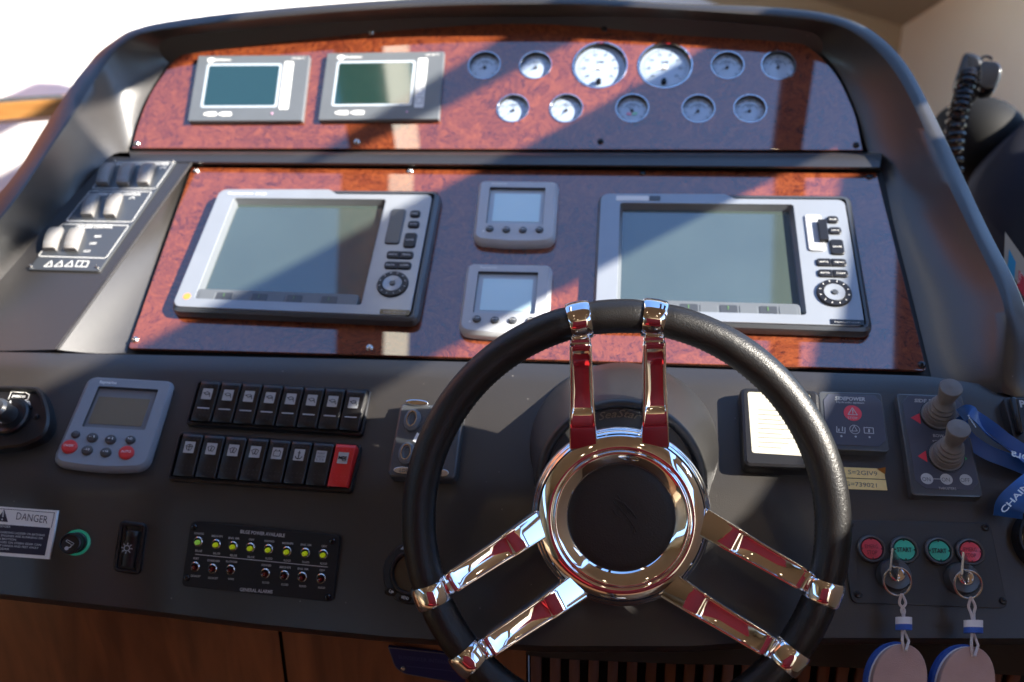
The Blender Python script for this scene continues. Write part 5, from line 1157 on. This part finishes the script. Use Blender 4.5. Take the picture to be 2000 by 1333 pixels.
# ---- unseen starboard frame, openings shaped to cast the slanting sun and shade, in (y, z) at x = 1.25
XG = 1.25; Z0 = 1.55
fg = Matrix(((0, 0, 1, XG), (1, 0, 0, 0), (0, 1, 0, Z0), (0, 0, 0, 1)))
gr = bpy.data.objects.new('shadow_casting_frame', None); C.objects.link(gr); gr.matrix_world = fg
tag(gr, 'raked cream side window frame whose bars cast the slanting shadows, out of view to the right', 'window frame')
w3 = [(.985, .452), (.885, .482), (.70, .528), (.511, .573), (.42, .590), (.355, .590), (.372, .545), (.398, .475), (.372, .36), (.338, .238), (.46, .240), (.62, .284), (.90, .422), (.935, .392)]
aft = [(-.30, .2), (-1.5, .2), (-1.5, .85), (-.30, .85)]  # added opening that lets sun reach the red stand-in
outerp = [(1.32, .640), (1.026, .688), (.828, .723), (.737, .742), (.399, .803), (.15, .850), (-.15, .96), (-1.8, .96), (-1.8, -1.55), (1.32, -1.55)]
build('side_frame_panel', plate_holes(outerp, [w3, aft], -.010, .010), CREAM, gr)
build('tapered_bar', MB().prism([(1.32, .885), (.945, .900), (.732, .910), (.672, .906), (.82, .860), (.973, .825), (1.32, .745)], -.008, .008, .002), CREAM, gr)  # added bar, shaped to throw the tapered shadow band
# ---- roof: aft ceiling, front beams
roof = bpy.data.objects.new('cabin_roof', None); C.objects.link(roof); roof.location = (0, 0, 2.6); roof['kind'] = 'structure'
def rb(name, a, b, m):
    mb = MB().box(a, b); mb.v = [(x, y, z - 2.6) for x, y, z in mb.v]; return build(name, mb, m, parent=roof)
rb('ceiling', (-2.2, -3.2, 2.55), (1.2, .62, 2.62), mat('beige_headlining', (.36, .27, .16), .6))
rb('forward_ceiling', (-2.2, 2.3, 2.55), (1.2, 3.0, 2.62), CREAMD)
rb('roof_beam', (-.80, .62, 2.55), (-.665, 1.50, 2.60), BASEW); 
bmz = MB().loft([[(x, y, z - 2.6) for x, z in ((-.664, 2.56), (-.636, 2.70), (-.636, 2.73), (-.664, 2.73))] for y in (.62, 1.50)], cap0=True, cap1=True); build('roof_beam', bmz, mat('white_beam', (.62, .55, .42), .5), parent=roof)
rb('roof_beam', (.40, .62, 2.55), (.47, 1.50, 2.62), mat('dark_beam', (.05, .03, .025), .5))
rb('roof_edge', (.72, .62, 2.55), (.95, 1.4, 2.60), mat('dark_beam', (.05, .03, .025), .5))
for x, y in ((-.4, -.3), (.5, -.3), (-.4, -1.2), (.5, -1.2), (0, -2.0)):
    mb = MB().lathe([(.001, 2.548 - 2.6), (.030, 2.548 - 2.6), (.034, 2.552 - 2.6)], (x, y), 20); build('ceiling_lamp', mb, mat('warm_lamp', (1, .78, .5), .4, emit=6), parent=roof)
single('aft_bulkhead', slab([(-2.2, -3.2, 0), (2.0, -3.2, 0), (2.0, -3.2, 2.6), (-2.2, -3.2, 2.6)], .05), CREAM, kind='structure')
single('port_wall', slab([(-2.2, -3.2, 0), (-2.2, -3.2, 1.7), (-2.2, .6, 1.7), (-2.2, .6, 0)], -.05), CREAM, kind='structure')
single('forward_header', slab([(-2.2, 3.0, 1.9), (1.3, 3.0, 1.9), (1.3, 3.0, 2.6), (-2.2, 3.0, 2.6)], .04), CREAMD, kind='structure')
single('port_forward_wall', slab([(-1.9, .6, 0), (-1.9, .6, 2.6), (-1.9, 3.0, 2.6), (-1.9, 3.0, 0)], -.05), BASEW, kind='structure')
single('port_window_head', slab([(-2.2, -3.2, 1.95), (-2.2, -3.2, 2.6), (-2.2, .6, 2.6), (-2.2, .6, 1.95)], -.05), CREAM, kind='structure')
# ---- added stand-in for the person in red behind the camera (mirrored in the chrome)
hs = bpy.data.objects.new('red_stand_in', None); C.objects.link(hs); hs.location = (.05, -.55, 0)
tag(hs, 'wide red upholstered helm bench facing the wheel, seen only as red reflections in the chrome', 'bench')
def rbox(c, s, r):
    p = rq([(c[0] - s[0], c[1] - s[1]), (c[0] + s[0], c[1] - s[1]), (c[0] + s[0], c[1] + s[1]), (c[0] - s[0], c[1] + s[1])], r, 4)
    return MB().prism(p, c[2] - s[2], c[2] + s[2], min(.04, s[2] * .6), 3)
build('seat', rbox((0, .10, .85), (.50, .28, .08), .08), REDL, hs)
build('backrest', rbox((0, -.16, 1.30), (.50, .06, .38), .05), REDL, hs)
build('pedestal', MB().lathe([(.22, 0), (.20, .03), (.06, .06), (.05, .76)], n=30), STEEL, hs)
